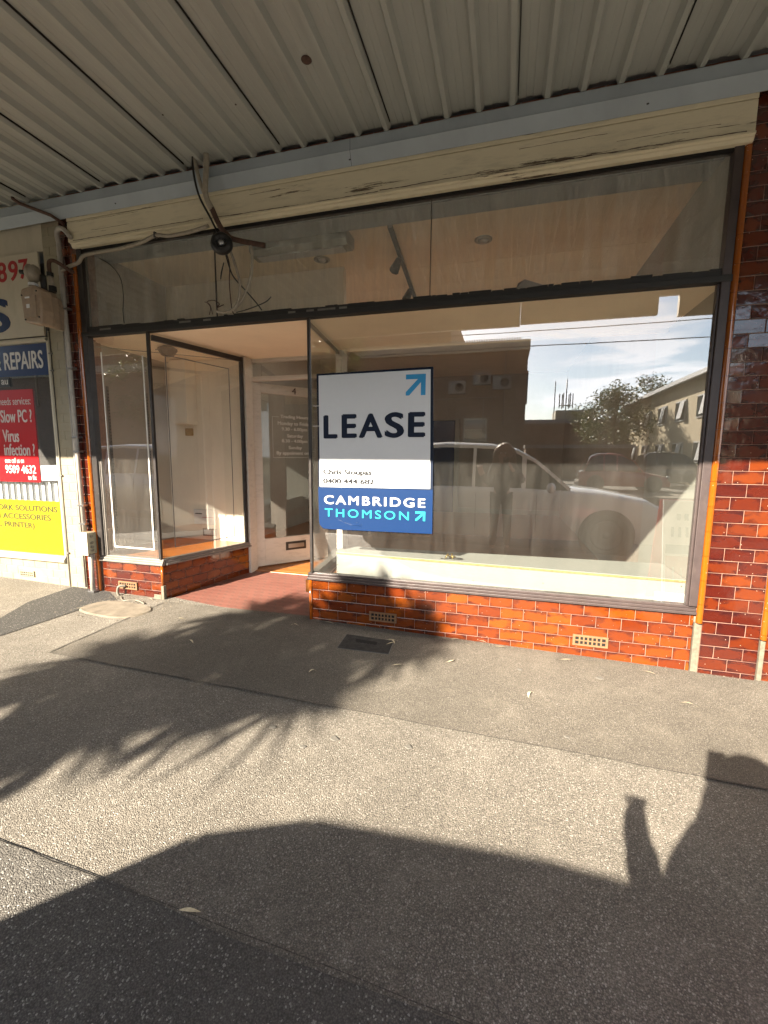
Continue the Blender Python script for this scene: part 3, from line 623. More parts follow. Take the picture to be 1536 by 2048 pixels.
mb = MB(); dbox(mb, .345, .60, .300, .400, -.001, .006); ms = mb.obj('mail_slot', 'dark_frame', door, .002)
mb = MB(); dbox(mb, .375, .575, .325, .375, .006, .010); mb.obj('slot_flap', 'steel', door, .002)
mb = MB(); dbox(mb, .82, .85, 1.1, 1.2, .0, .03); mb.obj('door_lock', 'brass', door, .004)
text('numeral', '4', 'rust', (.455, .505, 2.105, 2.175), 0, door, .0, .006, xf=lambda u, w, d: dP(u, w, d+.001))
gx = lambda u, w, d: dP(u, w, -.0155+d)
fr = MB()
for a, b, c, d in ((.222, .226, 1.385, 1.845), (.744, .748, 1.385, 1.845), (.226, .744, 1.385, 1.389), (.226, .30, 1.841, 1.845), (.675, .744, 1.841, 1.845)): dbox(fr, a, b, c, d, -.0158, -.0145)
fr.obj('hours_border', 'white_tape', door)
for s_, b_, bo in (('Trading Hours', (.318, .660, 1.822, 1.868), .012), ('Monday to Friday', (.285, .690, 1.742, 1.795), 0), ('9.30 - 6.00pm', (.33, .645, 1.682, 1.730), 0), ('Saturday', (.395, .590, 1.605, 1.655), 0),
                   ('8.30 - 4.00pm', (.33, .645, 1.548, 1.595), 0), ('Sunday', (.41, .575, 1.472, 1.520), 0), ('By appoiment only', (.265, .705, 1.408, 1.458), 0)):
    text('hours_lettering', s_, 'white_tape', b_, 0, door, bo+.025, .001, xf=gx)
# white taped outline on left display glass
mb = MB(); 
for a, b, c, d in ((-3.452, -3.441, .555, 2.29), (-3.010, -2.999, .555, 2.24), (-3.441, -3.010, .555, .567), ): mb.box(a, b, -.0035, -.001, c, d)
mb.obj('taped_outline', 'white_tape', win2)
rl = Vector((.267, .964, 0)); 
def rP(t, z, d=.003): return Vector((-2.926, .012, z))+rl*t+Vector((.964, -.267, 0))*d
mb = MB()
def rbox(t0, t1, z0, z1): 
    vs = [rP(t0, z0, .001), rP(t1, z0, .001), rP(t1, z1, .001), rP(t0, z1, .001), rP(t0, z0, .003), rP(t1, z0, .003), rP(t1, z1, .003), rP(t0, z1, .003)]
    mb.add(vs, [(0, 3, 2, 1), (4, 5, 6, 7), (0, 1, 5, 4), (1, 2, 6, 5), (2, 3, 7, 6), (3, 0, 4, 7)])
rbox(.12, .128, .56, 2.25); rbox(.79, .798, .56, 2.27); rbox(.128, .79, .56, .567); rbox(.128, .79, 2.262, 2.27); mb.obj('taped_outline', 'alu', retL)

# blue door and panels at the back of the room
mb = MB(); mb.box(-1.75, -1.15, 7.02, 7.098, .13, 2.25); mb.obj('back_door', 'nb_navy', shop, .01)
mb = MB(); mb.box(-1.15, -1.05, 7.05, 7.098, .13, 2.3).box(-1.05, 1.19, 7.07, 7.098, .131, .24); mb.obj('skirting', 'wall_w', shop)

# ---- separate interior things
bx = thing('display_box', 'low white box with chipboard edge lying in the big window', 'box', (0, .3, .40))
FL, FR_, BR_, BL_ = (-1.335, .205), (1.186, .105), (1.186, .575), (-1.275, .455)
def slab(pts, z0, z1): return MB().add([(*p, z0) for p in pts]+[(*p, z1) for p in pts], [(3, 2, 1, 0), (4, 5, 6, 7), (0, 1, 5, 4), (1, 2, 6, 5), (2, 3, 7, 6), (3, 0, 4, 7)])
def ins(p, d): return (p[0], p[1]+d)
slab([ins(FL, .006), ins(FR_, .006), BR_, BL_], .403, .591).obj('carcass', 'board_w', bx)
slab([FL, FR_, BR_, BL_], .5915, .6045).obj('chipboard_edge', 'chip', bx)
slab([ins(FL, .001), ins(FR_, .001), BR_, BL_], .6048, .610).obj('laminate_top', 'board_w', bx)
MB().box(1.00, 1.175, .082, .094, .425, .52).obj('offcut_panel', 'sign_white', bx)
for x, z in ((-1.325, .56), (-1.325, .50), (-1.325, .44), (1.16, .565), (-.2, .47), (.3, .5)): MB().ball((x, .205-.0397*(x+1.335)+.0045, z), .004, 8, 6).obj('nail', 'dark_frame', bx)
mb = MB(); c0 = Vector((-.385, .235, .612))
for i in range(5): a = i*1.3; mb.tube([c0+Vector((.0, 0, .004)), c0+Vector((.03*math.cos(a), .03*math.sin(a)+.0, .02+.006*i)), c0+Vector((.05*math.cos(a), .05*math.sin(a), .004))], [.006, .009, .003], 6)
k_ = mb.obj('key_bunch', 'brass'); tag(k_, 'small brass and black key bunch lying on the white display box', 'keys')
mb = MB(); mb.ball((-.33, .228, .619), (.045, .014, .007), 12, 8).tube([(-.36, .235, .613), (-.43, .215, .613), (-.46, .22, .612)], .004, 6); mb.obj('fob', 'black', k_)
# downlights
for i, (x, y, w) in enumerate(((-.26, .90, 'behind the middle of the upper glass, right one of two'), (-1.745, .90, 'behind the upper glass beside the hanging cables'))):
    t = thing('downlight', 'round recessed ceiling downlight '+w, 'downlight', (x, y, 3.24), 'recessed downlights in the shop ceiling')
    MB().lathe((x, y, 3.2424), [(.075, 0), (.075, -.006), (.058, -.014), (.048, -.006), (.048, 0)], seg=32).obj('trim_ring', 'wall_w', t)
    MB().lathe((x, y, 3.236), [(.045, .004), (.045, -.004), (.03, -.016), (.012, -.02)], seg=24).obj('bulb', 'clearlens', t)
t = thing('batten_light', 'long white fluorescent batten on the ceiling behind the upper glass', 'light', (-1.8, .52, 3.15))
MB().prism([(.42, 3.243), (.42, 3.165), (.46, 3.13), (.58, 3.13), (.62, 3.165), (.62, 3.243)], -2.22, -1.32).obj('housing', 'wall_w', t, .004)
MB().box(-2.17, -1.37, .47, .57, 3.122, 3.1295).obj('diffuser', 'sign_white', t)
t = thing('track_light', 'black ceiling track with two spotlights behind the upper glass', 'track light', (-1, 1.3, 3.24))
MB().bar((-.965, .45, 3.226), (-1.09, 2.1, 3.226), .035, .03).obj('track', 'dark_frame', t)
for u in (.33, .78):
    p = Vector((-.965, .45, 3.226)).lerp(Vector((-1.09, 2.1, 3.226)), u)
    s_ = MB().lathe(p+Vector((-.01, 0, -.02)), [(.022, 0), (.03, .01), (.045, .13), (.042, .13), (.03, .02)], axis=(-.3, -.35, -.9)).obj('spotlight', 'black', t)
t = thing('pendant_lamp', 'small black dome lamp under the left display ceiling', 'lamp', (-3.13, .43, 2.42))
MB().lathe((-3.13, .43, 2.4245), [(.045, 0), (.085, -.02), (.088, -.035), (.055, -.085), (.03, -.095)], seg=8, smooth=False).obj('shade', 'black', t)
MB().box(-3.215, -3.045, .37, .378, 2.383, 2.391).obj('chrome_strip', 'chrome', t)
MB().bar((-3.66, .06, 2.37), (-2.72, .86, 2.37), .006, .006).obj('wire_rail', 'alu', t)
t = thing('wall_cupboard', 'cream box cupboard high on the back wall of left display', 'cupboard', (-3.4, 1, 1.75))
MB().box(-3.50, -3.30, .86, 1.018, 1.74, 2.405).obj('carcass', 'wall_i', t, .003)
MB().box(-3.50, -3.298, .852, .8595, 1.745, 2.40).obj('cupboard_door', 'wall_i', t, .003)
t = MB().box(-3.45, -3.36, .99, 1.0185, 1.62, 1.70).obj('power_outlet', 'chip', None, .004); tag(t, 'small brown outlet plate under the cream cupboard', 'outlet')
# wall standards (slotted strips) on left wall
for y, x in ((.25, 0), (.72, 0)):
    mb = MB().box(-3.6985, -3.690, y, y+.022, .5, 2.05)
    s_ = mb.obj('shelf_standard', 'alu'); tag(s_, ('slotted metal shelf strip on the left display wall, nearer the front glass' if y < .5 else 'slotted metal shelf strip on the left display wall, nearer the back corner'), 'shelf strip', 'slotted shelf strips')
    mb = MB()
    for k in range(50): mb.box(-3.690, -3.6885, y+.007, y+.015, .53+k*.03, .543+k*.03)
    mb.obj('slot', 'hole', s_)
t = thing('notice_card', 'white printed card standing on the floor of left display', 'card', (-3.2, .95, .46))
MB().box(-3.38, -3.10, .985, .993, .63, .80).obj('card', 'sign_white', t)
MB().box(-3.27, -3.12, .9825, .9845, .708, .714).obj('printed_rule', 'nb_redtxt', t)
MB().box(-3.36, -3.27, .9825, .9845, .745, .757).obj('printed_line', 'sign_navy', t)
t = thing('small_card', 'small pale green card under the white printed card', 'card', (-3.2, .95, .46))
MB().box(-3.27, -3.09, .985, .993, .50, .585).obj('card', 'alu', t); MB().box(-3.25, -3.12, .9825, .9845, .515, .572).obj('label_area', 'sign_white', t)

# ================================================================== LEASE SIGN
ls = thing('lease_sign', 'white and blue LEASE signboard fixed to the big window glass', 'sign', (-.95, -.01, .84))
def quad_board(pts, y0, y1): return MB().add([(x, y0, z) for x, z in pts]+[(x, y1, z) for x, z in pts], [(0, 1, 2, 3), (7, 6, 5, 4), (0, 4, 5, 1), (1, 5, 6, 2), (2, 6, 7, 3), (3, 7, 4, 0)])
MB().add([(x, -.0145, z) for x, z in ((-1.397, 2.017), (-.515, 2.030), (-.497, 1.170), (-1.391, 1.166))]+[(x, -.002, z) for x, z in ((-1.397, 2.017), (-.515, 2.030), (-.497, 1.170), (-1.391, 1.166))], [(3, 2, 1, 0), (4, 5, 6, 7), (0, 1, 5, 4), (1, 2, 6, 5), (2, 3, 7, 6), (3, 0, 4, 7)]).obj('board', 'sign_navy', ls)
bp = [(-1.395, 1.165), (-.497, 1.169), (-.495, .846), (-1.30, .838), (-1.355, .842), (-1.385, .868), (-1.39, .90)]
n_ = len(bp)
MB().add([(x, -.0145, z) for x, z in bp]+[(x, -.002, z) for x, z in bp], [tuple(range(n_))[::-1], tuple(range(n_, 2*n_))]+[(i, (i+1) % n_, (i+1) % n_+n_, i+n_) for i in range(n_)]).obj('blue_panel', 'sign_blue', ls)
def face(pts, y, th, name, mat, parent): 
    n = len(pts); return MB().add([(x, y-th, z) for x, z in pts]+[(x, y, z) for x, z in pts], [tuple(range(n)), tuple(range(2*n-1, n-1, -1))]+[(i, i+n, (i+1) % n+n, (i+1) % n) for i in range(n)]).obj(name, mat, parent)
face([(-1.380, 1.168), (-.517, 1.175), (-.531, 2.013), (-1.381, 2.004)], -.0147, .0005, 'white_panel', 'sign_white', ls)
YS = -.0155
text('lettering', 'L', 'sign_navy', (-1.344, -1.231, 1.537, 1.711), YS, ls, .035)
text('lettering', 'E', 'sign_navy', (-1.197, -1.077, 1.541, 1.716), YS, ls, .035)
text('lettering', 'A', 'sign_navy', (-1.060, -.876, 1.541, 1.718), YS, ls, .035)
text('lettering', 'S', 'sign_navy', (-.862, -.715, 1.540, 1.724), YS, ls, .035)
text('lettering', 'E', 'sign_navy', (-.687, -.560, 1.545, 1.722), YS, ls, .035)
def arrow(x0, x1, z0, z1, t, mat):
    w = x1-x0; h = z1-z0; q = t*.72
    pts1 = [(x0, z1), (x1, z1), (x1, z0), (x1-t, z0), (x1-t, z1-t-q*.9), (x0+q, z0), (x0, z0), (x0, z0+q), (x1-t-q*.9, z1-t), (x0, z1-t)]
    return face(pts1[::-1], YS, .001, 'arrow', mat, ls)
arrow(-.707, -.564, 1.838, 1.984, .034, 'sign_mid')
text('lettering', 'Chris Stoupas', 'sign_grey', (-1.351, -.959, 1.255, 1.304), YS, ls, .042)
text('lettering', '0400 444 682', 'sign_grey', (-1.352, -.939, 1.197, 1.235), YS, ls, .040)
text('lettering', 'CAMBRIDGE', 'nb_white', (-1.344, -.549, 1.036, 1.104), YS, ls, .022, spacing=1.25)
text('lettering', 'THOMSON', 'sign_cyan', (-1.340, -.669, .938, 1.002), YS, ls, .010, spacing=1.3)
arrow(-.622, -.548, .938, 1.008, .017, 'sign_cyan')
mb = MB(); mb.tube([(-1.27, -.0155, .945), (-1.20, -.0155, .905), (-1.12, -.0155, .882), (-1.04, -.0155, .876)], .0015, 6).tube([(-1.09, -.0155, .903), (-1.06, -.0155, .900)], .0012, 6); mb.obj('crease', 'sign_blue', ls)
for z, x in ((1.78, -1.395), (1.63, -1.397)): MB().box(x-.035, x+.03, -.0165, -.0155, z, z+.004).obj('tape', 'white_tape', ls)

# ================================================================== AWNING
aw = thing('awning', 'ribbed steel awning over the footpath with blue grey wall beam', 'awning', (-2, -1.3, 3.4))
prof = []
x = -9.0; P0 = -.64545
i0 = math.floor((x-P0)/.1985)
mb = MB(); zc = 3.559; zv = 3.5245
segs = []
k = i0
while True:
    xc = P0+k*.1985
    if xc > 8: break
    segs += [(xc-.030, zc), (xc-.013, zv), (xc+.013, zv), (xc+.030, zc), (xc+.075, zc), (xc+.080, zc+.004), (xc+.116, zc+.004), (xc+.121, zc)]
    if k % 4 == 0: segs += [(xc+.034, zc), (xc+.0341, zc+.004)] if False else []
    k += 1
segs.sort(key=lambda q: q[0])
ys = [-.085, -2.60]
vs = []; th = .0012
for y in ys:
    for xx, zz in segs: vs.append((xx, y, zz+(.03 if y > -1 else 0)*0))
n = len(segs); nv = len(vs); vs += [(a, b, c+th) for a, b, c in vs]
fs = [(i, i+1, i+1+n, i+n) for i in range(n-1)]+[(nv+i+n, nv+i+1+n, nv+i+1, nv+i) for i in range(n-1)]
dk = mb.add(vs, fs).obj('ribbed_sheet', 'deck', aw)
mb = MB(); k = i0
while P0+k*.1985 < 8:
    if (k-i0) % 4 == 2: xc = P0+k*.1985; mb.box(xc+.0305, xc+.0335, -2.59, -.13, 3.5465, 3.559)
    k += 1
mb.obj('sheet_lap', 'hole', aw)
mb = MB(); mb.prism([(-.02, 3.50), (-.10, 3.362), (-.104, 3.362), (-.104, 3.449), (-.150, 3.528), (-.150, 3.536), (-.02, 3.536)], -9, 8); 
mb = MB(); mb.prism([(-.061, 3.372), (-.066, 3.369), (-.104, 3.449), (-.098, 3.4505), (-.098, 3.5235), (-.061, 3.5235)], -9, 8)
wb_ = mb.obj('wall_beam', 'blue_steel', aw, .004)
MB().prism([(-.0675, 3.371), (-.1048, 3.4495), (-.0985, 3.4505), (-.0985, 3.522), (-.090, 3.522), (-.090, 3.44), (-.062, 3.38)], -1.098, -1.0955).obj('beam_joint', 'dark_frame', wb_)
for x in (-3.103, -1.105, .693, 2.6, -5.1): MB().lathe((x, -.078, 3.41), [(.011, 0), (.011, .004), (.006, .006)], axis=(0, -1, 0), seg=12).obj('bolt', 'dark_frame', aw)
MB().box(-9, 8, -.10, .02, 3.60, 3.75).obj('flashing', 'blue_steel', aw)
# street-side fascia with a gap
mb = MB(); z0, z1 = 3.0, 3.85
for a, b, lo in ((-9, .10, 3.0), (.10, 1.58, 3.02), (1.58, 1.78, 3.22), (1.78, 8, 2.99)): mb.box(a+.002, b-.002, -2.68, -2.62, lo, z1)
mb.obj('street_fascia', 'cream_flat', aw, .003)
MB().box(-9, 8, -2.61, -2.55, 3.45, 3.54).obj('street_beam', 'blue_steel', aw)
MB().box(-9, 8, -2.68, -.06, 3.86, 3.9).obj('roof_sheet', 'roofmetal', aw)
for x, y in ((-1.06, -.78), (-2.2, -.55), (-1.70, -.5), (-1.45, -.45)): MB().lathe((x, y, 3.5585), [(.005, 0), (.005, -.003)], seg=8).obj('rivet', 'rust', aw)
mb = MB().lathe((-1.145, -.66, 3.5595), [(.03, 0), (.026, -.004), (.012, -.009)], seg=14); mb.obj('rust_spot', 'rust', aw)

# ================================================================== CABLES, PIPES
def curve(pts, n=6):
    P = [Vector(p) for p in pts]; out = []
    for i in range(len(P)-1):
        p0 = P[max(i-1, 0)]; p1 = P[i]; p2 = P[i+1]; p3 = P[min(i+2, len(P)-1)]
        for k in range(n):
            t = k/n; out.append(.5*((2*p1)+(-p0+p2)*t+(2*p0-5*p1+4*p2-p3)*t*t+(-p0+3*p1-3*p2+p3)*t**3))
    return out+[P[-1]]
cb = thing('cable_bundle', 'bundle of old grey conduits and cables dropping over the cream fascia', 'cables', (-2.15, -.14, 3.55))
MB().tube(curve([(-2.262, -.165, 3.60), (-2.262, -.17, 3.50), (-2.215, -.17, 3.33), (-2.165, -.13, 3.22), (-2.12, -.12, 3.10), (-2.09, -.10, 3.02)]), .014, 8).obj('conduit', 'cable_w', cb)
MB().tube(curve([(-2.175, -.165, 3.60), (-2.175, -.17, 3.48), (-2.19, -.17, 3.30), (-2.165, -.14, 3.20)]), .020, 10).obj('conduit', 'cable_w', cb)
MB().tube(curve([(-2.165, -.14, 3.21), (-2.11, -.13, 3.09), (-2.06, -.12, 3.03), (-2.02, -.10, 3.00), (-1.88, -.05, 2.975), (-1.80, -.02, 2.965)]), .019, 10).obj('taped_sleeve', 'rust', cb)
MB().tube(curve([(-2.285, -.165, 3.60), (-2.285, -.175, 3.48), (-2.25, -.17, 3.30), (-2.18, -.13, 3.14), (-2.10, -.12, 2.98)]), .008, 8).obj('black_cable', 'black', cb)
MB().tube(curve([(-2.10, -.13, 2.99), (-2.075, -.08, 2.85), (-2.085, -.07, 2.70), (-2.08, -.06, 2.53), (-2.07, -.05, 2.49)]), .004, 6).obj('brown_wire', 'rust', cb)
MB().tube(curve([(-2.06, -.12, 2.97), (-2.03, -.08, 2.85), (-1.995, -.07, 2.70), (-2.02, -.06, 2.58), (-2.08, -.06, 2.515), (-2.17, -.06, 2.505), (-2.22, -.06, 2.52)]), .010, 8).obj('cable_loop', 'cable_w', cb)
MB().tube(curve([(-1.90, -.05, 2.965), (-1.895, -.05, 2.85), (-1.92, -.05, 2.72), (-1.99, -.05, 2.59), (-2.07, -.05, 2.52)]), .011, 8).obj('cable_loop', 'cable_w', cb)
MB().tube(curve([(-2.09, -.13, 2.97), (-2.07, -.09, 2.82), (-2.04, -.07, 2.74), (-1.95, -.05, 2.64), (-1.86, -.045, 2.54), (-1.83, -.045, 2.50)]), .005, 6).tube([(-2.10, -.11, 2.84), (-2.13, -.10, 2.78), (-2.14, -.10, 2.73)], [.004, .006, .004], 6).obj('black_cable', 'black', cb)
MB().tube(curve([(-2.05, -.045, 2.50), (-1.95, -.045, 2.515), (-1.80, -.05, 2.55), (-1.74, -.055, 2.585)]), .004, 6).obj('black_cable', 'black', cb)
mb = MB().tube(curve([(-2.29, -.05, 2.50), (-2.27, -.06, 2.55), (-2.29, -.07, 2.59), (-2.24, -.06, 2.60), (-2.19, -.06, 2.57), (-2.21, -.06, 2.545), (-2.15, -.06, 2.56)]), .0035, 6).tube(curve([(-2.26, -.05, 2.50), (-2.275, -.06, 2.57), (-2.32, -.06, 2.595)]), .003, 6); mb.obj('frayed_wire', 'rust', cb)
t = thing('cable_ring', 'black rubber ring with a steel core hanging in the cable bundle', 'ring', (-2.07, -.16, 2.95))
rg = []
ax = Vector((.35, -.9, .12)).normalized()
MB().lathe(Vector((-2.07, -.17, 2.945))-ax*.03, [(.030, 0), (.062, .0), (.078, .012), (.080, .03), (.072, .05), (.055, .060), (.036, .058), (.030, .03)], axis=ax, seg=28).obj('rubber_ring', 'black', t)
MB().lathe(Vector((-2.07, -.17, 2.945))-ax*.02, [(.030, 0), (.030, .03), (.012, .045), (.004, .046)], axis=ax, seg=20).obj('core', 'steel', t)
lc = thing('fascia_cable', 'pale cable sagging along the bottom edge of the cream fascia', 'cable', (-3, -.08, 3.09))
MB().tube(curve([(-2.24, -.085, 3.125), (-2.40, -.085, 3.105), (-2.60, -.085, 3.098), (-2.72, -.085, 3.118), (-2.86, -.085, 3.085), (-3.05, -.085, 3.062), (-3.25, -.08, 3.06), (-3.47, -.075, 3.055), (-3.54, -.07, 3.01), (-3.64, -.07, 2.99), (-3.735, -.07, 2.965)]), .014, 8).obj('sheath', 'cable_w', lc)
mb = MB(); mb.box(-2.735, -2.722, -.10, -.07, 3.10, 3.14); mb.obj('cable_clip', 'dark_frame', lc)
t = MB().tube(curve([(-3.36, -.035, 3.04), (-3.24, -.035, 2.97), (-3.15, -.035, 2.86), (-3.13, -.035, 2.72), (-3.145, -.035, 2.60), (-3.14, -.035, 2.50)]), .0035, 6).obj('thin_wire', 'black'); tag(t, 'thin dark wire looping down over the left upper glass', 'wire')
# electrical conduit + box
t = thing('conduit', 'grey vertical conduit on the joint between cream pier and maroon tiles', 'conduit', (-3.75, -.05, .7))
MB().tube(curve([(-3.60, -.075, 3.21), (-3.66, -.075, 3.275), (-3.72, -.07, 3.30), (-3.765, -.06, 3.27), (-3.768, -.05, 3.20)], 5)+[Vector((-3.755, -.05, 2.4)), Vector((-3.748, -.05, 1.44)), Vector((-3.735, -.05, .70))], .019, 12).obj('pipe', 'pvc', t)
for z in (2.65, 2.15, 1.55, 1.42, .93, .76):
    o = MB().box(-3.772, -3.700, -.073, -.03, z, z+.014).obj('pipe_clamp', 'steel', t)
MB().tube([(-3.815, -.03, 2.6), (-3.80, -.03, .15)], .009, 8).obj('side_pipe', 'pvc', t)
t = thing('meter_box', 'small weathered cream junction box at the foot of the conduit', 'junction box', (-3.65, -.08, .5))
MB().box(-3.745, -3.625, -.125, -.022, .495, .695).obj('box', 'cream_tile', t, .008)
MB().box(-3.752, -3.618, -.131, -.126, .488, .702).obj('cover', 'cream_flat', t, .006)
mb = MB(); 
for z in (.66, .6, .56, .53): mb.ball((-3.622, -.08, z), (.008, .018, .012), 8, 6)
mb.obj('worn_seal', 'render_bad', t)
MB().tube([(-3.665, -.07, .495), (-3.665, -.07, .10)], .021, 12).obj('outlet_pipe', 'pvc', t)
MB().box(-3.70, -3.63, -.096, -.012, .13, .145).obj('pipe_clamp', 'steel', t)
# gas meter
gm = thing('gas_meter', 'beige gas meter with regulator hung high on the cream pier', 'gas meter', (-3.8, -.2, 2.48))
MB().prism([(-3.865, 2.70), (-3.845, 2.475), (-3.66, 2.440), (-3.645, 2.56), (-3.66, 2.72), (-3.72, 2.752), (-3.85, 2.735)], -.34, -.225, 'y').obj('body', 'meter', gm, .018, 3)
MB().prism([(-3.855, 2.70), (-3.83, 2.49), (-3.72, 2.45), (-3.69, 2.48), (-3.69, 2.70), (-3.73, 2.765), (-3.84, 2.76)], -.222, -.14, 'y').obj('body_rear', 'meter', gm, .02, 3)
MB().prism([(-3.86, 2.68), (-3.86, 2.49), (-3.76, 2.47), (-3.745, 2.66), (-3.77, 2.73), (-3.84, 2.74)], -.138, -.05, 'y').obj('back_plate', 'meter', gm, .01)
MB().box(-3.83, -3.69, -.347, -.3405, 2.50, 2.67).obj('faceplate', 'meter', gm, .003)
MB().box(-3.79, -3.755, -.3495, -.3475, 2.575, 2.605).box(-3.80, -3.75, -.3495, -.3475, 2.65, 2.662).obj('label_plate', 'sign_white', gm)
for x, z in ((-3.84, 2.68), (-3.68, 2.70), (-3.67, 2.50), (-3.82, 2.49)): MB().lathe((x, -.341, z), [(.007, 0), (.007, .006)], axis=(0, -1, 0), seg=6).obj('screw', 'dark_frame', gm)
MB().tube([(-3.80, -.27, 2.735), (-3.80, -.27, 2.80)], .034, 14).obj('inlet_neck', 'meter2', gm)
MB().tube([(-3.80, -.27, 2.772), (-3.80, -.27, 2.792)], .039, 6, True, False).obj('union_nut', 'sign_white', gm)
MB().lathe((-3.74, -.26, 2.865), [(.02, 0), (.055, .008), (.066, .03), (.060, .05), (.066, .056), (.066, .07), (.05, .085), (.022, .10)], axis=(-.86, -.48, .02), seg=20).obj('regulator', 'meter2', gm)
MB().lathe((-3.828, -.309, 2.867), [(.017, 0), (.017, .035), (.012, .037)], axis=(-.86, -.48, .02), seg=14).obj('cap', 'black', gm)
MB().tube([(-3.725, -.24, 2.86), (-3.725, -.24, 2.745)], .022, 12).obj('bypass', 'black', gm)
MB().tube([(-3.70, -.19, 2.745), (-3.70, -.19, 2.79)], .031, 6, True, False).obj('union_nut', 'black', gm); MB().tube([(-3.715, -.19, 2.87), (-3.715, -.19, 2.90)], .027, 6, True, False).obj('union_nut', 'black', gm)
MB().tube([(-3.70, -.19, 2.785), (-3.71, -.19, 2.84), (-3.715, -.19, 2.885)], [.026, .018, .016], 12).obj('outlet_tail', 'cable_w', gm)
MB().tube(curve([(-3.715, -.19, 2.88), (-3.718, -.19, 2.96), (-3.712, -.18, 2.995), (-3.69, -.15, 3.00), (-3.655, -.08, 2.965), (-3.64, -.01, 2.95)]), .015, 10).obj('supply_pipe', 'rust', gm)
t = MB().tube([(-4.125, -.14, 3.60), (-4.12, -.14, 3.55), (-4.05, -.14, 3.505), (-3.74, -.12, 3.38), (-3.70, -.05, 3.345), (-3.70, -.03, 3.31)], .013, 10).obj('rusty_pipe', 'rust'); tag(t, 'thin rusty pipe bent from the awning down to the maroon pier', 'pipe')

# ================================================================== LEFT NEIGHBOUR
nb = thing('cream_shop', 'neighbouring computer shop with cream painted tile pier and plinth', 'shop', (-6, 0, .1))
pn = MB().box(-4.00, -3.806, -.01, .2, -.05, 3.4).obj('pier', 'cream_gap', nb)
tiles('tile_facing', 'cream_tile', pn, (-4.0, -.01, 0), (1, 0, 0), .194, .0, 3.36, (0, -1, 0), seed=31, xphase=1, tilt=.002)
pp = MB().box(-9, -4.03, -.005, .2, -.05, .36).obj('plinth', 'cream_gap', nb)
tiles('tile_facing', 'cream_tile', pp, (-9, -.005, 0), (1, 0, 0), 4.97, .0, .36, (0, -1, 0), seed=32, xphase=0, tilt=.002, skip=lambda a, b, c, d: (-9+b > -4.66 and -9+a < -4.48 and d > .2 and c < .24 and c > .1))
MB().prism([(-.03, .362), (-.045, .375), (-.045, .395), (-.02, .425), (.02, .43), (.02, .362)], -9, -4.03).obj('sill', 'cream_flat', nb, .003)
MB().box(-9, -4.0, -.012, .2, 3.175, 3.4).obj('cream_band', 'cream_flat', nb)
MB().box(-9, -3.8, .0, .3, 3.42, 6.4).obj('upper_wall', 'brick_c', nb)
fr = MB().box(-4.048, -4.026, -.02, .02, .43, 2.42).box(-9, -4.05, -.02, .02, 2.415, 2.455).box(-9, -4.05, -.028, .02, 2.425, 2.442).obj('window_frame', 'cream_flat', nb, .003)
MB().box(-4.025, -4.002, -.004, .03, -.02, 2.6).obj('shadow_joint', 'dark_frame', nb)
pane('window_pane', (-9, .0), (-4.05, .0), .43, 2.42, 'glass', fr)
for z in (2.3, 2.15, 1.2, .46, .12): MB().box(-4.02, -3.985, -.03, -.012, z, z+.012).obj('pipe_clip', 'alu', nb)
MB().tube([(-4.012, -.02, 2.5), (-4.008, -.02, .12)], .006, 8).obj('thin_pipe', 'cream_flat', nb)
MB().box(-9, -4.0, 2.5, 2.6, .1, 3.0).obj('room_wall', 'unlit_dark', nb); MB().box(-9, -4.0, .03, 2.6, 3.0, 3.1).obj('room_ceiling', 'unlit_dark', nb); MB().box(-9, -4.0, .061, 2.5, .3, .4).obj('display_floor', 'unlit_dark', nb)
MB().box(-4.00, -3.81, .2, 2.6, .0, 3.1).obj('side_wall', 'unlit_dark', nb)
mb = MB(); x = -8.95
while x < -4.08: mb.prism([(x, .03), (x+.006, .045), (x+.06, .045), (x+.066, .03), (x+.06, .05), (x+.006, .05)], .44, 1.135, 'z'); x += .082
mb.obj('slatted_panel', 'sign_white', nb)
mb = MB().box(-9, -4.06, .052, .06, .44, 1.13); mb.obj('slat_backing', 'alu', nb)
for a_ in ((-4.32, -4.30, .20, .22, 1.2, 2.4), (-4.12, -4.10, .15, .17, .9, 2.4), (-4.66, -4.64, .3, .32, 1.9, 2.4)): MB().box(*a_).obj('display_pole', 'alu', nb)
vt = MB().box(-4.665, -4.475, -.018, -.004, .185, .245)
v = vt.obj('air_vent', 'cream_tile', nb, .002)
mb = MB()
for i in range(7):
    for j in range(2): mb.box(-4.652+i*.0245, -4.638+i*.0245, -.0195, -.0182, .196+j*.022, .208+j*.022)
mb.obj('vent_hole', 'hole', v)
# signs
t = thing('large_sign_panel', 'big off-white sign panel with red 897 and navy S above neighbour window', 'sign', (-5, -.02, 2.5))
MB().box(-7.5, -4.045, -.030, -.013, 2.465, 3.172).obj('panel', 'cream_flat', t, .002)
text('lettering', '8', 'nb_redtxt', (-4.545, -4.43, 2.955, 3.125), -.031, t, .02)
text('lettering', '9', 'nb_redtxt', (-4.405, -4.29, 2.955, 3.125), -.031, t, .02)
text('lettering', '7', 'nb_redtxt', (-4.275, -4.165, 2.96, 3.125), -.031, t, .02)
text('lettering', 'S', 'nb_navy', (-4.73, -4.44, 2.52, 2.82), -.031, t, .04)
t = thing('navy_sign', 'navy window sign reading & REPAIRS with pale letters', 'sign', (-4.5, -.02, 2.13))
MB().box(-6.5, -4.052, -.012, -.004, 2.125, 2.405).obj('panel', 'nb_navy', t)
text('lettering', '& REPAIRS', 'nb_white', (-4.73, -4.11, 2.185, 2.345), -.0125, t, .02)
t = thing('web_address_sign', 'small black strip sign ending in au under the navy sign', 'sign', (-4.7, -.02, 2.05))
MB().box(-5.4, -4.555, -.012, -.004, 2.035, 2.12).obj('strip', 'black', t)
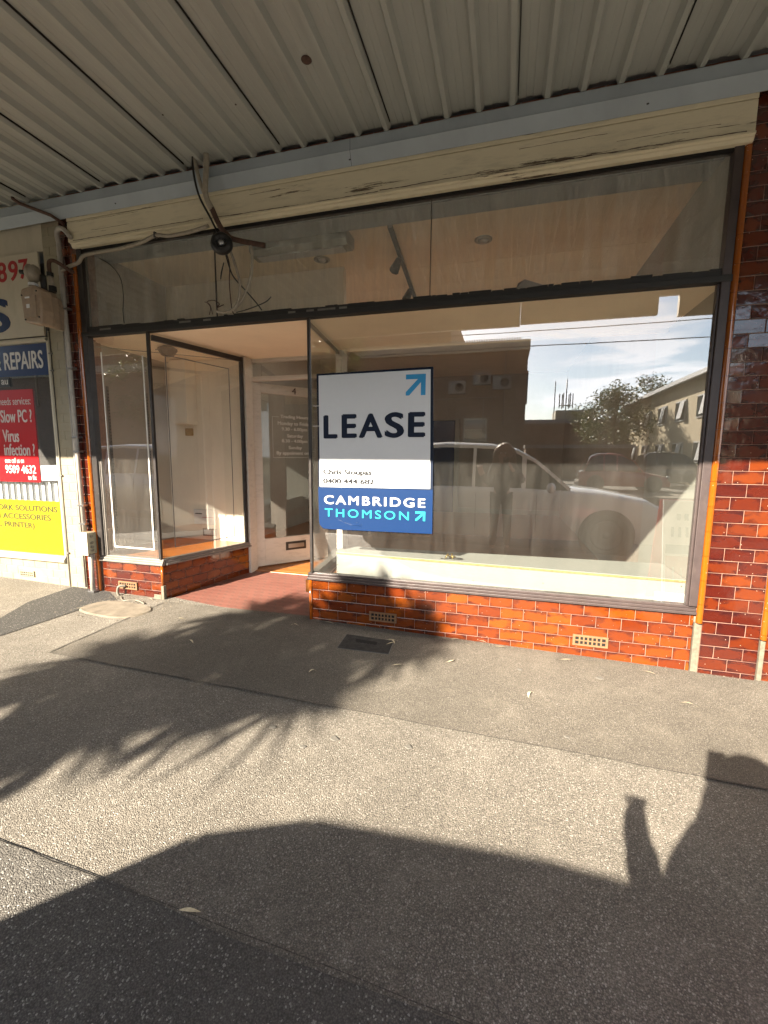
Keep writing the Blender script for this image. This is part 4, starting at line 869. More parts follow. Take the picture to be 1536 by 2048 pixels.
text('lettering', 'au', 'nb_white', (-4.66, -4.575, 2.055, 2.10), -.0125, t, .01)
t = thing('red_poster', 'red service poster with white lettering in the neighbour window', 'poster', (-4.6, -.02, 1.14))
face([(-5.6, 1.135), (-4.282, 1.135), (-4.282, 2.005), (-5.6, 2.005)], -.004, .006, 'sheet', 'nb_red', t)
for s_, b_, bo in (('needs services:', (-4.72, -4.315, 1.865, 1.935), 0), ('Slow PC ?', (-4.72, -4.315, 1.70, 1.82), .02), ('Virus', (-4.715, -4.505, 1.515, 1.635), .02), ('infection ?', (-4.715, -4.315, 1.385, 1.50), .02),
                   ('ease call us on', (-4.72, -4.47, 1.315, 1.365), 0), ('9509 4632', (-4.725, -4.325, 1.215, 1.295), .02), ('to fix', (-4.435, -4.325, 1.155, 1.205), .01)):
    text('lettering', s_, 'nb_white', b_, -.0105, t, bo, .001)
t = thing('white_notice', 'small white notice with handwriting beside the red poster', 'notice', (-4.16, -.02, 1.15))
face([(-4.265, 1.15), (-4.062, 1.16), (-4.062, 1.30), (-4.265, 1.293)], -.004, .004, 'sheet', 'sign_white', t)
text('lettering', 'Mabcrx.', 'sign_navy', (-4.245, -4.08, 1.235, 1.262), -.0085, t, 0, .0006)
MB().box(-4.25, -4.13, -.0092, -.0085, 1.20, 1.208).obj('red_rule', 'nb_redtxt', t)
t = thing('yellow_sign', 'bright yellow window panel listing network solutions and accessories', 'sign', (-4.6, -.02, .44))
MB().box(-6.2, -4.055, -.012, -.004, .435, .955).obj('panel', 'nb_yellow', t)
for s_, b_ in (('NETWORK SOLUTIONS', (-5.17, -4.10, .85, .905)), ('CUSTOM ACCESSORIES', (-5.27, -4.19, .765, .82)), ('(DISK, PRINTER)', (-5.10, -4.41, .665, .735))):
    text('lettering', s_, 'nb_olive', b_, -.0125, t, .014, .001)

# ================================================================== RIGHT NEIGHBOUR
rn = thing('maroon_shop', 'neighbouring shop at the right edge with tiled plinth and grey window frame', 'shop', (3, 0, 0))
p = MB().box(1.60, 6.0, 0, .2, -.2, .39).obj('plinth', 'grout', rn); tiles('tile_facing', 'tile_m', p, (1.60, 0, 0), (1, 0, 0), 4.4, -.2, .388, (0, -1, 0), seed=41)
MB().box(1.574, 1.600, -.010, .1, -.2, .30).obj('worn_edge', 'render_bad', rn, .004)
edge_trim(1.580, .30, 3.13, .017, rn, y=-.012)
MB().box(1.562, 1.60, .004, .1, .3, 3.4).obj('mortar', 'grout', rn)
fr = MB().box(1.603, 1.65, -.02, .03, .39, 3.1).box(1.65, 6, -.02, .03, .39, .44).box(1.65, 6, -.02, .03, 2.42, 2.5).obj('window_frame', 'alu', rn, .004)
pane('window_pane', (1.65, 0), (6, 0), .44, 2.42, 'glass', fr); pane('window_pane', (1.65, 0), (6, 0), 2.5, 3.1, 'glass_up', fr)
MB().box(1.603, 6, -.03, .2, 3.1, 3.42).obj('fascia', 'cream_flat', rn); MB().box(1.565, 6, 0, .3, 3.42, 6.4).obj('upper_wall', 'brick_c', rn)
MB().box(1.35, 6, 3, 3.1, -.1, 3.1).box(1.35, 6, .03, 3, 3.1, 3.2).box(5.9, 6, .03, 3, 0, 3.1).obj('room_wall', 'wall_i', rn); MB().box(1.35, 6, .05, 3, .1, .2).obj('room_base', 'timber_room', rn)

# ================================================================== GROUND DETAILS
mb = MB(); cx, cy = -3.1, -.345; ring = []
for k in range(40):
    a = 2*math.pi*k/40; q = (abs(math.cos(a))**.7*math.copysign(1, math.cos(a)), abs(math.sin(a))**.7*math.copysign(1, math.sin(a)))
    ring.append((cx+.30*q[0]*1.0+.05*q[1], cy+.155*q[1]-.02*q[0]))
vs = [(x, y, gz(x, y)+.003) for x, y in ring]+[(cx+(x-cx)*.95, cy+(y-cy)*.93, gz(x, y)+.014) for x, y in ring]
mb.add(vs, [(k, (k+1) % 40, (k+1) % 40+40, k+40) for k in range(40)]+[tuple(range(40, 80))])
t = mb.obj('access_cover', 'concrete'); tag(t, 'oval worn concrete cover in the footpath by the left plinth', 'cover')
t = thing('pit_cover', 'small dark cast iron pit cover sunk in the shaded footpath', 'pit cover', (-.9, -.3, gz(-.9, -.3)))
q = [(-1.096, -.193), (-.727, -.195), (-.711, -.397), (-1.082, -.419)]
def gpoly(pts, z0, z1): 
    n = len(pts); return MB().add([(x, y, gz(x, y)+z0) for x, y in pts]+[(x, y, gz(x, y)+z1) for x, y in pts], [tuple(range(n)), tuple(range(2*n-1, n-1, -1))]+[(i, i+n, (i+1) % n+n, (i+1) % n) for i in range(n)])
cxx, cyy = -.904, -.301
inn = lambda f: [(cxx+(x-cxx)*f, cyy+(y-cyy)*f) for x, y in q]
mb = gpoly(q, .003, .006); mb.obj('rim', 'kerb', t)
gpoly(inn(.975), .0065, .009).obj('lid', 'iron', t)
gpoly([(-1.0, -.25), (-.835, -.256), (-.829, -.30), (-.985, -.298)], .0092, .0105).obj('recess', 'hole', t)
mb = MB()
for i in range(14):
    x = -1.06+i*.025; mb.box(x, x+.006, -.385, -.215, gz(x, -.3)+.0092, gz(x, -.3)+.0105)
mb.obj('tread_pattern', 'iron', t)
for i_, (x, y, r0, lb) in enumerate(((-.863, -1.401, .016, 'dark gum spot just clear of the palm shadow, lowest of its cluster'), (-1.071, -1.314, .018, 'dark gum spot inside the palm shadow tips, leftmost of its cluster'), (-.744, -1.302, .022, 'largest dark gum spot of the cluster below the palm shadow'), (-.386, -1.253, .018, 'lone dark gum spot under the middle of the big plinth'), (.626, -.284, .024, 'dark gum spot on the path below the right air vent'), (.146, -.33, .016, 'small dark gum spot near the foot of the big plinth'), (.35, -.95, .014, 'small dark gum spot by the long pavement joint'))):
    mb = MB(); ring = [(x+r0*(1+.25*math.sin(3*a+i_))*math.cos(a), y+r0*.8*(1+.2*math.cos(2*a+i_))*math.sin(a)) for a in [2*math.pi*k/14 for k in range(14)]]
    mb.add([(a, b, gz(a, b)+.004) for a, b in ring]+[(x+(a-x)*.8, y+(b-y)*.8, gz(a, b)+.0065) for a, b in ring], [(k, (k+1) % 14, (k+1) % 14+14, k+14) for k in range(14)]+[tuple(range(14, 28))])
    tag(mb.obj('gum_spot', 'gum'), lb, 'gum spot', 'gum spots on the footpath')
# fallen leaves
def leaf(mb, x, y, L, ang, curl, w=.006, base=.006):
    n = 7; vs = []
    for i in range(n):
        t = i/(n-1); a = ang+curl*(t-.5); px = x+L*(t-.5)*math.cos(ang)-math.sin(ang)*curl*L*.25*(1-(2*t-1)**2); py = y+L*(t-.5)*math.sin(ang)+math.cos(ang)*curl*L*.25*(1-(2*t-1)**2)
        ww = w*math.sin(math.pi*(.08+.9*t)); z = gz(px, py)+base+.010*math.sin(math.pi*t)
        vs += [(px-math.sin(a)*ww, py+math.cos(a)*ww, z), (px+math.sin(a)*ww, py-math.cos(a)*ww, z+.003)]
    mb.add(vs, [(2*i, 2*i+1, 2*i+3, 2*i+2) for i in range(n-1)], True)
LV = [(-1.296, -.045, .13, -.2, 'pale curved leaf by the corner of the big plinth'), (-.746, -.187, .09, .1, 'straight pale leaf resting on the iron pit cover'), (-.745, -.235, .08, .9, 'second straw leaf splayed on the iron pit cover'), (-.74, -.215, .07, -.7, 'short leaf crossing the others on the pit cover'),
      (-.3, -.365, .07, .8, 'small bright leaf on sunlit path below the plinth'), (-.30, -.03, .1, .1, 'curved leaf against the plinth right of the shadow'), (-.107, -.03, .11, -.2, 'twig-like leaf at the foot of the plinth'), (.017, -.035, .12, .15, 'longer leaf lying along the plinth foot'),
      (-2.099, -.655, .08, -.5, 'lone curved leaf in the middle of the dark shade'), (-1.536, -.167, .06, .0, 'small leaf before the porch edge'), (-3.39, -.42, .09, .6, 'dry leaf at the left end of the oval cover'), (-.861, -2.159, .07, .2, 'thin leaf in the foreground shade'),
      (-3.02, -.08, .12, -.2, 'dry leaf curled under the left plinth corner'), (-3.291, -.06, .1, .2, 'dry leaf beside the stub pipe'), (-1.107, -.767, .05, .8, 'tiny pale leaf in the shade below the pit cover')]
LV += [(.45, -.10, .10, .3, 'curved leaf by the plinth left of the right air vent'), (.95, -.12, .09, -.4, 'leaf at the plinth foot right of the right air vent'), (-.62, -.52, .08, .5, 'pale leaf beside the right edge of the palm shadow'), (-2.45, -.35, .09, .2, 'leaf in the shade just off the porch'), (.20, -.62, .07, 1.1, 'short leaf on the sunlit inner path'), (1.05, -.45, .08, -.2, 'leaf on the path before the maroon pier')]
r_ = random.Random(9)
for x, y, L, a, lb in LV:
    mb = MB(); leaf(mb, x, y, L, a, r_.uniform(-.9, .9), .0075); o = mb.obj('fallen_leaf', 'leaf_dry'); tag(o, lb, 'leaf', 'dry leaves fallen on the footpath')
mb = MB()
for i in range(260):
    if i < 120: x = r_.uniform(-3.45, -2.7); y = r_.uniform(-.22, -.03)
    elif i < 200: x = r_.uniform(-1.4, 1.5); y = -abs(r_.gauss(0, .03))-.015
    else: x = r_.uniform(-3.6, -2.9); y = r_.uniform(-.55, -.2)
    s_ = r_.uniform(.002, .006); mb.ball((x, y, gz(x, y)+.004), (s_*r_.uniform(.7, 2), s_, s_*.6), 5, 3)
t = mb.obj('grit', 'concrete'); struct(t, 'stuff'); tag(t, 'crumbs of grit and leaf litter along the foot of the tiled walls', 'grit')
M['cable_w2'] = paint('grimy white pipe', (.20, .18, .14), .3, 30, .6, .3)
t = thing('stub_pipe', 'short bent white stub pipe under the left air vent', 'pipe', (-3.32, -.05, .1))
MB().tube(curve([(-3.335, -.02, .20), (-3.375, -.055, .20), (-3.385, -.065, .15), (-3.365, -.065, .10), (-3.33, -.08, .085)]), .011, 8).obj('pipe', 'cable_w2', t)
mb = MB(); mb.tube(curve([(-3.33, -.08, .118), (-3.22, -.16, .118), (-3.12, -.12, .117), (-2.98, -.17, .115)]), .006, 6); t = mb.obj('dead_root', 'cable_w2'); tag(t, 'pale dead root trailing from the stub pipe toward the porch', 'root')

# ================================================================== STREET SIDE (seen mirrored in the glass, and casting the shadows)
def grid(mb, rows, closed=False):
    n = len(rows[0]); vs = [p for r in rows for p in r]
    mb.add(vs, [(i*n+j, i*n+j+1, (i+1)*n+j+1, (i+1)*n+j) for i in range(len(rows)-1) for j in range(n-1)], True); return mb
def car(name, label, cat, x0, x1, yc, zg, H, Wd, paintm, kind='suv', group='parked cars', face=1):
    """car along x; nose at +x when face=1. Stations in 0..1 from tail to nose"""
    t = thing(name, label, cat, ((x0+x1)/2, yc, zg), group); L = x1-x0
    X = lambda u: (x0+L*u) if face > 0 else (x1-L*u)
    low = .22; hw = Wd/2
    if kind == 'suv': belt = [(0, .62), (.02, .98), (.3, 1.03), (.55, 1.02), (.72, 1.0), (.80, .97), (.93, .86), (.985, .72), (1, .5)]; roof = [(.03, 1.0), (.085, H*.90), (.14, H*.975), (.30, H), (.45, H*.985), (.535, H*.94), (.60, H*.84), (.70, 1.02)]
    else: belt = [(0, .6), (.02, .88), (.3, .93), (.6, .92), (.72, .88), (.95, .70), (1, .45)]; roof = [(.05, .9), (.13, H*.9), (.22, H*.985), (.35, H), (.48, H*.96), (.60, H*.8), (.70, .9)]
    rows = []
    for u, zb in belt:
        e = 1 if .04 < u < .95 else .88
        prof_ = [(-.93*hw*e, low), (-hw*e, low+.18), (-hw*e*1.0, (low+zb)/2+.1), (-hw*e*.975, zb-.06), (-hw*e*.90, zb), (-hw*e*.4, zb+.035), (0, zb+.045)]
        prof_ += [(-a, b) for a, b in prof_[-2::-1]]
        rows.append([(X(u), yc+a, zg+b) for a, b in prof_])
    mb = MB(); grid(mb, rows); n = len(rows[0]); mb.add(rows[0], [tuple(range(n))]); mb.add(rows[-1], [tuple(range(n))[::-1]])
    mb.add([rows[0][0], rows[0][-1], rows[-1][-1], rows[-1][0]], [(0, 1, 2, 3)])
    mb.obj('body', paintm, t)
    rr = []; gl = []
    for u, zr in roof:
        k_ = max(0, min(1, (zr-1.0)/(H-1.0))); w0 = hw*.90; w1 = hw*(.90-.17*k_)
        rr.append([(X(u), yc+a, zg+b) for a, b in ((-w1, zr-.06*k_), (-w1*.92, zr-.015*k_), (-w1*.5, zr+.012*k_), (0, zr+.02*k_), (w1*.5, zr+.012*k_), (w1*.92, zr-.015*k_), (w1, zr-.06*k_))])
        gl.append([(X(u), yc-w0, zg+.97), (X(u), yc-w1*1.001, zg+zr-.06*k_)])
    mid = [r for r, (u, z) in zip(rr, roof)]
    sh = MB(); grid(sh, [[(p[0], p[1], p[2]+.004) for p in r] for r in (mid[1:6] if kind == 'suv' else mid[1:5])]); sh.obj('roof', paintm, t)
    g1 = MB(); grid(g1, mid[0:2]); grid(g1, mid[4:8] if kind == 'suv' else mid[3:7]); g1.obj('windscreen', 'glass_car', t)
    for s in (-1, 1):
        g2 = MB(); grid(g2, [[(a[0], yc+s*abs(a[1]-yc), a[2]), (b[0], yc+s*abs(b[1]-yc), b[2])] for a, b in gl]); g2.obj('side_window', 'glass_car', t)
        pb = MB()
        def gp(u, f):
            for i in range(len(roof)-1):
                if roof[i][0] <= u <= roof[i+1][0]:
                    q_ = (u-roof[i][0])/(roof[i+1][0]-roof[i][0]); zr = roof[i][1]+(roof[i+1][1]-roof[i][1])*q_; break
            k_ = max(0, min(1, (zr-1)/(H-1))); w = hw*.90+(hw*(.90-.17*k_)-hw*.90)*f
            return Vector((X(u), yc+s*(w+.006), zg+.97+(zr-.06*k_-.97)*f))
        for u in (.22, .40, .56) if kind == 'suv' else (.28, .42): pb.bar(gp(u, 0), gp(u, 1), .012, .07 if u != .40 else .05, (1, 0, 0))
        us = [r[0] for r in roof]
        for a, b in zip(us[:-1], us[1:]): pb.bar(gp(a+1e-4, 1), gp(b-1e-4, 1), .02, .05, (0, 0, 1))
        pb.obj('pillar', paintm, t)
        for u, zz in ((.47, .80), (.28, .82)): MB().bar((X(u)-.09, yc+s*(hw+.012), zg+zz), (X(u)+.09, yc+s*(hw+.012), zg+zz), .02, .025).obj('door_handle', paintm, t, .006)
        MB().ball((X(.64), yc+s*(hw+.10), zg+1.05), (.07, .10, .08), 12, 8).obj('mirror', paintm, t)
        dl = MB()
        for u in (.24, .41, .60): dl.box(X(u)-.003, X(u)+.003, yc+s*(hw-.002), yc+s*(hw+.002), zg+.35, zg+.93)
        dl.obj('door_gap', 'black', t)
        MB().ball((X(.975), yc+s*hw*.68, zg+.68), (.08, .16, .07), 12, 8).obj('headlight', 'clearlens', t)
        MB().box(X(0)-.012, X(0)+.03, yc+s*hw*.62-.1, yc+s*hw*.62+.1, zg+.72, zg+.92).obj('tail_light', 'redlens', t, .01)
        for u in (.19, .81):
            c = (X(u), yc+s*(hw-.10), zg+.34)
            ar = MB().lathe((c[0], yc+s*(hw-.012), c[2]), [(.40, 0), (.40, .016), (.36, .018)], axis=(0, s, 0), seg=28).obj('wheel_arch', 'black', t)
            w = MB().lathe((c[0], c[1]-s*.12, c[2]), [(.22, 0), (.32, .01), (.345, .05), (.345, .19), (.32, .235), (.24, .24), (.22, .22)], axis=(0, s, 0), seg=28).obj('wheel', 'tyre', t)
            rm = MB().lathe((c[0], c[1]+s*.085, c[2]), [(.235, 0), (.235, .03), (.20, .025), (.06, .01), (.05, .03)], axis=(0, s, 0), seg=20)
            rm.obj('rim', 'chrome', w)
    MB().box(X(1)-.02, X(1)+.015, yc-.35, yc+.35, zg+.5, zg+.64).obj('grille', 'black', t, .01)
    MB().box(X(0)-.02, X(0)+.01, yc-.26, yc+.26, zg+.62, zg+.74).obj('number_plate', 'sign_white', t)
    return t
zr_ = -.20
suv = car('parked_car', 'white four wheel drive parked at the kerb, mirrored beside the lease sign', 'car', -2.46, 2.46, -4.98, -.10, 1.76, 1.86, 'carwhite')
car('parked_car', 'silver wagon parked further along the kerb, mirrored low in the left display glass', 'car', -9.6, -5.0, -5.3, -.02, 1.66, 1.8, 'carsilver', 'suv')
car('parked_car', 'small red hatchback parked across the street, mirrored above the white bonnet', 'car', 3.55, 7.6, -21.0, -.13, 1.80, 1.72, 'carred', 'hatch', face=1)
car('parked_car', 'dark car in the car park across the street, mirrored behind the red one', 'car', 7.6, 12.0, -26.5, -.13, 1.95, 1.8, 'cardark', 'suv')

# brown building opposite
bb = thing('brown_building', 'two storey brown brick shop building across the street, mirrored in the window', 'building', (-12, -24, -.1))
MB().box(-70, .82, -32, -19.2, -1.2, 6.50).obj('wall', 'brick_b', bb)
MB().box(-70.1, .90, -32, -19.1, 6.51, 6.98).obj('parapet', 'cream_flat', bb); MB().box(-70, -2.9, -31, -19.6, 6.99, 8.9).obj('upper_wall', 'brick_b', bb)
mb = MB()
for i in range(28): mb.box(-2.85+i*.12, -2.79+i*.12, -21.5, -19.4, 7.0, 7.16)
mb.obj('ribbed_roof', 'roofmetal', bb)
for x, z, w, h in ((-2.1, 2.2, 1.15, 1.15), (-6.0, 3.8, 1.2, 1.5), (-10.5, 3.8, 1.2, 1.5), (-6.0, 1.0, 1.6, 1.5), (-10.5, .9, 1.8, 1.6), (-15, 3.8, 1.2, 1.5)):
    f = MB().box(x, x+w, -19.19, -19.12, z, z+h).obj('window', 'cream_flat', bb)
    MB().box(x+.1, x+w-.1, -19.115, -19.10, z+.1, z+h/2-.03).box(x+.1, x+w-.1, -19.115, -19.10, z+h/2+.03, z+h-.1).obj('pane', 'winglass', f)
for x, z in ((-2.9, 4.55), (-1.7, 4.95), (-.75, 4.7)):
    f = MB().box(x, x+.85, -19.19, -18.85, z, z+.62).obj('air_conditioner', 'alu', bb, .02)
    MB().lathe((x+.55, -18.849, z+.31), [(.22, 0), (.22, .015), (.19, .02), (.19, .005)], axis=(0, 1, 0), seg=20).obj('fan_grille', 'dark_frame', f)
mb = MB(); mb.tube([(-8, -19.12, 4.35), (-.4, -19.12, 4.35)], .03, 6).tube([(-1.15, -19.12, 4.3), (-1.15, -19.12, 2.6)], .03, 6).tube([(-.2, -19.12, 6.5), (-.2, -19.12, 3)], .04, 6).tube([(-3.8, -19.12, 6.5), (-3.8, -19.12, 2)], .04, 6)
mb.obj('wall_pipe', 'alu', bb)
MB().tube([(.83, -19.4, 4.0), (.83, -19.4, 5.6)], .06, 8).obj('flue', 'dark_frame', bb)
# low far buildings
t = thing('low_building', 'low flat roofed far building below the phone mast, mirrored in the window', 'building', (4, -48, 0)); MB().box(-2, 14, -56, -48, -1.2, 5.2).obj('wall', 'brick_b', t); MB().box(-2.2, 14.2, -56, -47.8, 5.21, 5.6).obj('roof', 'roofmetal', t); MB().box(5, 9, -52, -48.2, 5.61, 6.6).obj('rooftop_room', 'cream_flat', t)
t = thing('shed', 'long low grey shed behind the parked cars across the street', 'shed', (4, -34, 0)); MB().box(1.5, 9, -36, -33, -1.2, 2.2).obj('wall', 'brick_b', t); MB().box(1.4, 9.2, -36.1, -32.8, 2.21, 2.45).obj('roof', 'roofmetal', t)
t = thing('phone_mast', 'thin rooftop antenna mast on the far low building', 'mast', (6.2, -50, 5.6)); MB().tube([(6.2, -50, 5.4), (6.2, -50, 10.2)], .06, 6).obj('pole', 'dark_frame', t)
mb = MB()
for k in range(6): a = k*math.pi/3; mb.bar((6.2+.7*math.cos(a), -50+.7*math.sin(a), 7.0), (6.2+.7*math.cos(a), -50+.7*math.sin(a), 8.6), .14, .10, (1, 0, 0)).tube([(6.2, -50, 7.3), (6.2+.7*math.cos(a), -50+.7*math.sin(a), 7.3)], .04, 5)
mb.obj('antenna', 'alu', t)
t = MB().tube([(5.0, -50, 5.4), (5.0, -50, 10.0)], .05, 6).obj('flagpole', 'dark_frame'); tag(t, 'bare thin pole on the far roof left of the antenna mast', 'pole')
t = thing('power_line', 'overhead wires crossing the sky above the street, mirrored in the window', 'power line', (0, -17, 6)); 
MB().tube([(-40, -17.2, 6.35), (-20, -17.2, 6.1), (0, -17.2, 6.2), (20, -17.2, 6.15), (45, -17.2, 6.5)], .02, 5).obj('wire', 'black', t)
MB().tube([(-40, -17.9, 7.15), (0, -17.9, 7.0), (45, -17.9, 7.3)], .018, 5).obj('wire', 'black', t)
t = thing('power_pole', 'timber power pole carrying the wires far along the street', 'pole', (20, -17.5, 0)); MB().tube([(20, -17.5, -1), (20, -17.5, 8.5)], [.16, .11], 10).obj('pole', 'bark', t); MB().bar((20, -18.6, 7.3), (20, -16.4, 7.3), .1, .1).obj('crossarm', 'bark', t)
# cream flats on the right
fl = thing('cream_flats', 'two storey cream brick flats with awning windows, mirrored at the right', 'flats', (15, -32, 0))
MB().box(11.05, 19, -43, -24, -1.2, 6.3).obj('wall', 'brick_c', fl)
MB().prism([(10.5, 6.45), (15, 8.0), (19.6, 6.45), (19.6, 6.3), (10.5, 6.3)], -43.6, -23.5, 'y').obj('roof', 'roofmetal', fl)
MB().box(10.45, 10.62, -43.6, -23.4, 6.2, 6.46).obj('gutter', 'sign_white', fl); MB().tube([(10.98, -24.3, -1), (10.98, -24.3, 6.2)], .05, 8).tube([(10.98, -42.6, -1), (10.98, -42.6, 6.2)], .05, 8).obj('downpipe', 'sign_white', fl)
for z in (3.9, 1.2):
    for y in (-41.2, -38.0, -34.5, -31.0, -27.6):
        f = MB().box(10.98, 11.06, y, y+1.7, z, z+1.3).obj('window', 'sign_white', fl)
        MB().box(10.95, 10.979, y+.08, y+.82, z+.08, z+1.22).box(10.95, 10.979, y+.9, y+1.62, z+.08, z+1.22).obj('pane', 'winglass', f)
        MB().add([(10.95, y+.9, z+1.22), (10.95, y+1.62, z+1.22), (10.78, y+1.62, z+.15), (10.78, y+.9, z+.15), (10.93, y+.9, z+1.22), (10.93, y+1.62, z+1.22), (10.76, y+1.62, z+.15), (10.76, y+.9, z+.15)], [(0, 1, 2, 3), (7, 6, 5, 4), (0, 4, 5, 1), (1, 5, 6, 2), (2, 6, 7, 3), (3, 7, 4, 0)]).obj('open_sash', 'sign_white', f)

def tree(name, label, x, y, z0, h, rx, rz_, leafm, seed, nleaf=2600, ls_=.16, group='street trees', trunk=.14, clumps=26):
    r = random.Random(seed); t = thing(name, label, 'tree', (x, y, z0), group)
    mb = MB(); top = z0+h-rz_; mb.tube(curve([(x, y, z0), (x+.05, y, z0+(top-z0)*.5), (x, y+.05, top)], 4), [trunk*(1-.045*i) for i in range(9)], 9)
    cl = []
    for i in range(clumps):
        a = r.uniform(0, 6.28); q = r.uniform(.15, 1)**.5; zz = r.uniform(-1, 1); rad = math.sqrt(max(0, 1-zz*zz))
        c = Vector((x+rx*q*rad*math.cos(a), y+rx*q*rad*math.sin(a), top+rz_*.1+rz_*zz*.85)); cl.append((c, r.uniform(.22, .42)*rx))
        if i % 3 == 0: mb.tube(curve([(x, y, top-.2), Vector((x, y, top)).lerp(c, .5)+Vector((0, 0, .1)), c], 3), [trunk*.5, trunk*.42, trunk*.36, trunk*.3, trunk*.2, trunk*.12, trunk*.08], 6)
    mb.obj('trunk', 'bark', t)
    lf = MB()
    for i in range(nleaf):
        c, cr_ = cl[i % len(cl)]; d = Vector((r.gauss(0, 1), r.gauss(0, 1), r.gauss(0, 1))).normalized()*cr_*r.uniform(.3, 1)
        p = c+d; a = Vector((r.uniform(-1, 1), r.uniform(-1, 1), r.uniform(-.6, .6))).normalized()*ls_*r.uniform(.6, 1.2); b = a.cross(Vector((r.uniform(-1, 1), r.uniform(-1, 1), r.uniform(-1, 1)))).normalized()*ls_*.32
        lf.add([p-a*.5, p+b*.5, p+a*.5, p-b*.5], [(0, 1, 2, 3)])
    lf.obj('crown', leafm, t); return t
tree('leafy_tree', 'dark bushy tree mirrored left of the cream flats', 8.6, -37, -.2, 7.2, 3.2, 2.9, 'leaf', 3, 6000, .34, clumps=46)
tree('leafy_tree', 'smaller tree behind the cream flats roof, mirrored above the gutter', 13, -46, -.2, 9.2, 3.2, 3.0, 'leaf', 4, 3000, .34)
tree('leafy_tree', 'yellowing street tree mirrored in the door glass', -8.5, -13.5, -.4, 6.4, 2.0, 1.9, 'leaf_y', 5, 5200, .17)
tree('leafy_tree', 'green street tree far left on the opposite kerb', -16, -15, -.4, 7.0, 2.4, 2.2, 'leaf', 6, 3600, .2)

# cordyline: casts the spiky shadow
cp = thing('cordyline_palm', 'tall spiky cordyline at the kerb casting the leafy shadow on the path', 'palm', (-4.2, -6.4, -.2))
heads = [(-4.93, -6.55, 3.52), (-4.74, -6.25, 3.86), (-4.86, -6.55, 3.24), (-4.50, -6.25, 3.16), (-4.12, -6.55, 3.10), (-3.78, -6.25, 3.16), (-3.55, -6.55, 3.42), (-3.40, -6.25, 3.74), (-3.48, -6.55, 4.02), (-3.80, -6.25, 4.08), (-4.12, -6.55, 4.05), (-4.42, -6.25, 4.02), (-4.52, -6.55, 3.62), (-4.12, -6.25, 3.62), (-3.80, -6.55, 3.68), (-4.30, -6.25, 3.36), (-3.92, -6.55, 3.38), (-4.65, -6.25, 3.42), (-4.30, -6.55, 3.82), (-3.62, -6.25, 3.86)]
mb = MB(); mb.tube(curve([(-4.25, -6.4, -.3), (-4.28, -6.4, 1.4), (-4.16, -6.4, 2.85)], 4), [.13, .12, .115, .11, .105, .10, .10, .095, .09], 10)
for hx_, hy_, hz_ in heads: mb.tube(curve([(-4.16, -6.4, 2.8), ((-4.16+hx_)/2, -6.4, 2.8+(hz_-2.8)*.45), (hx_, hy_, hz_)], 4), [.05, .047, .044, .041, .038, .035, .032, .03, .026], 7)
mb.obj('trunk', 'bark', cp)
r_ = random.Random(12); lf = MB()
for hx_, hy_, hz_ in heads:
    for i in range(120):
        a = r_.uniform(0, 6.28); el = r_.uniform(-.65, 1.4); L = r_.uniform(.22, .46); w = r_.uniform(.024, .038)
        d = Vector((math.cos(a)*math.cos(el), math.sin(a)*math.cos(el), math.sin(el))); sd = d.cross(Vector((0, 0, 1))).normalized(); droop = r_.uniform(.05, .30)
        vs = []
        for j in range(6):
            s_ = j/5; p = Vector((hx_, hy_, hz_))+d*(L*s_)-Vector((0, 0, droop*L*s_*s_)); ww = w*(1-s_**2.2)*(.55+.9*min(1, s_*3)*.5)+.001
            vs += [p-sd*ww, p+sd*ww]
        lf.add(vs, [(2*j, 2*j+1, 2*j+3, 2*j+2) for j in range(5)], True)
lf.obj('crown', 'leaf_p', cp)

# A-frame sign on the footpath to the right of the picture
t = thing('aframe_sign', 'folding red and white board on the footpath, mirrored at the lower right of window', 'sign', (1.75, -1.45, 0))
for s_ in (-1, 1):
    a = MB().add([(1.42, -1.45+s_*.22, .03), (1.98, -1.55+s_*.22, .02), (1.98, -1.55+s_*.03, 1.02), (1.42, -1.45+s_*.03, 1.03), (1.42, -1.45+s_*.24, .03), (1.98, -1.55+s_*.24, .02), (1.98, -1.55+s_*.05, 1.02), (1.42, -1.45+s_*.05, 1.03)], [(0, 1, 2, 3), (7, 6, 5, 4), (0, 4, 5, 1), (1, 5, 6, 2), (2, 6, 7, 3), (3, 7, 4, 0)])
    a.obj('panel', 'sign_white' if s_ > 0 else 'nb_red', t)
def ap(u, w, d): 
    b0 = Vector((1.42, -1.45+.24, .03)); U = Vector((.56, -.10, -.01)); V = Vector((0, -.19, 1.0)); nn = U.cross(V).normalized()*-1
    return b0+U*u+V*w+nn*(d+.001)
def apbox(u0, u1, w0, w1, mat, nm):
    MB().add([ap(u0, w0, 0), ap(u1, w0, 0), ap(u1, w1, 0), ap(u0, w1, 0), ap(u0, w0, .003), ap(u1, w0, .003), ap(u1, w1, .003), ap(u0, w1, .003)], [(3, 2, 1, 0), (4, 5, 6, 7), (0, 1, 5, 4), (1, 2, 6, 5), (2, 3, 7, 6), (3, 0, 4, 7)]).obj(nm, mat, t)
apbox(.04, .96, .04, .50, 'nb_red', 'red_field'); apbox(.04, .96, .52, .60, 'nb_navy', 'blue_band')
for k in range(6): apbox(.14+k*.12, .17+k*.12, .22, .40, 'sign_white', 'white_stroke')
for k in range(7): apbox(.12+k*.11, .16+k*.11, .67, .76, 'nb_navy', 'navy_stroke')
for k in range(5): apbox(.2+k*.12, .26+k*.12, .82, .88, 'nb_navy', 'navy_stroke')

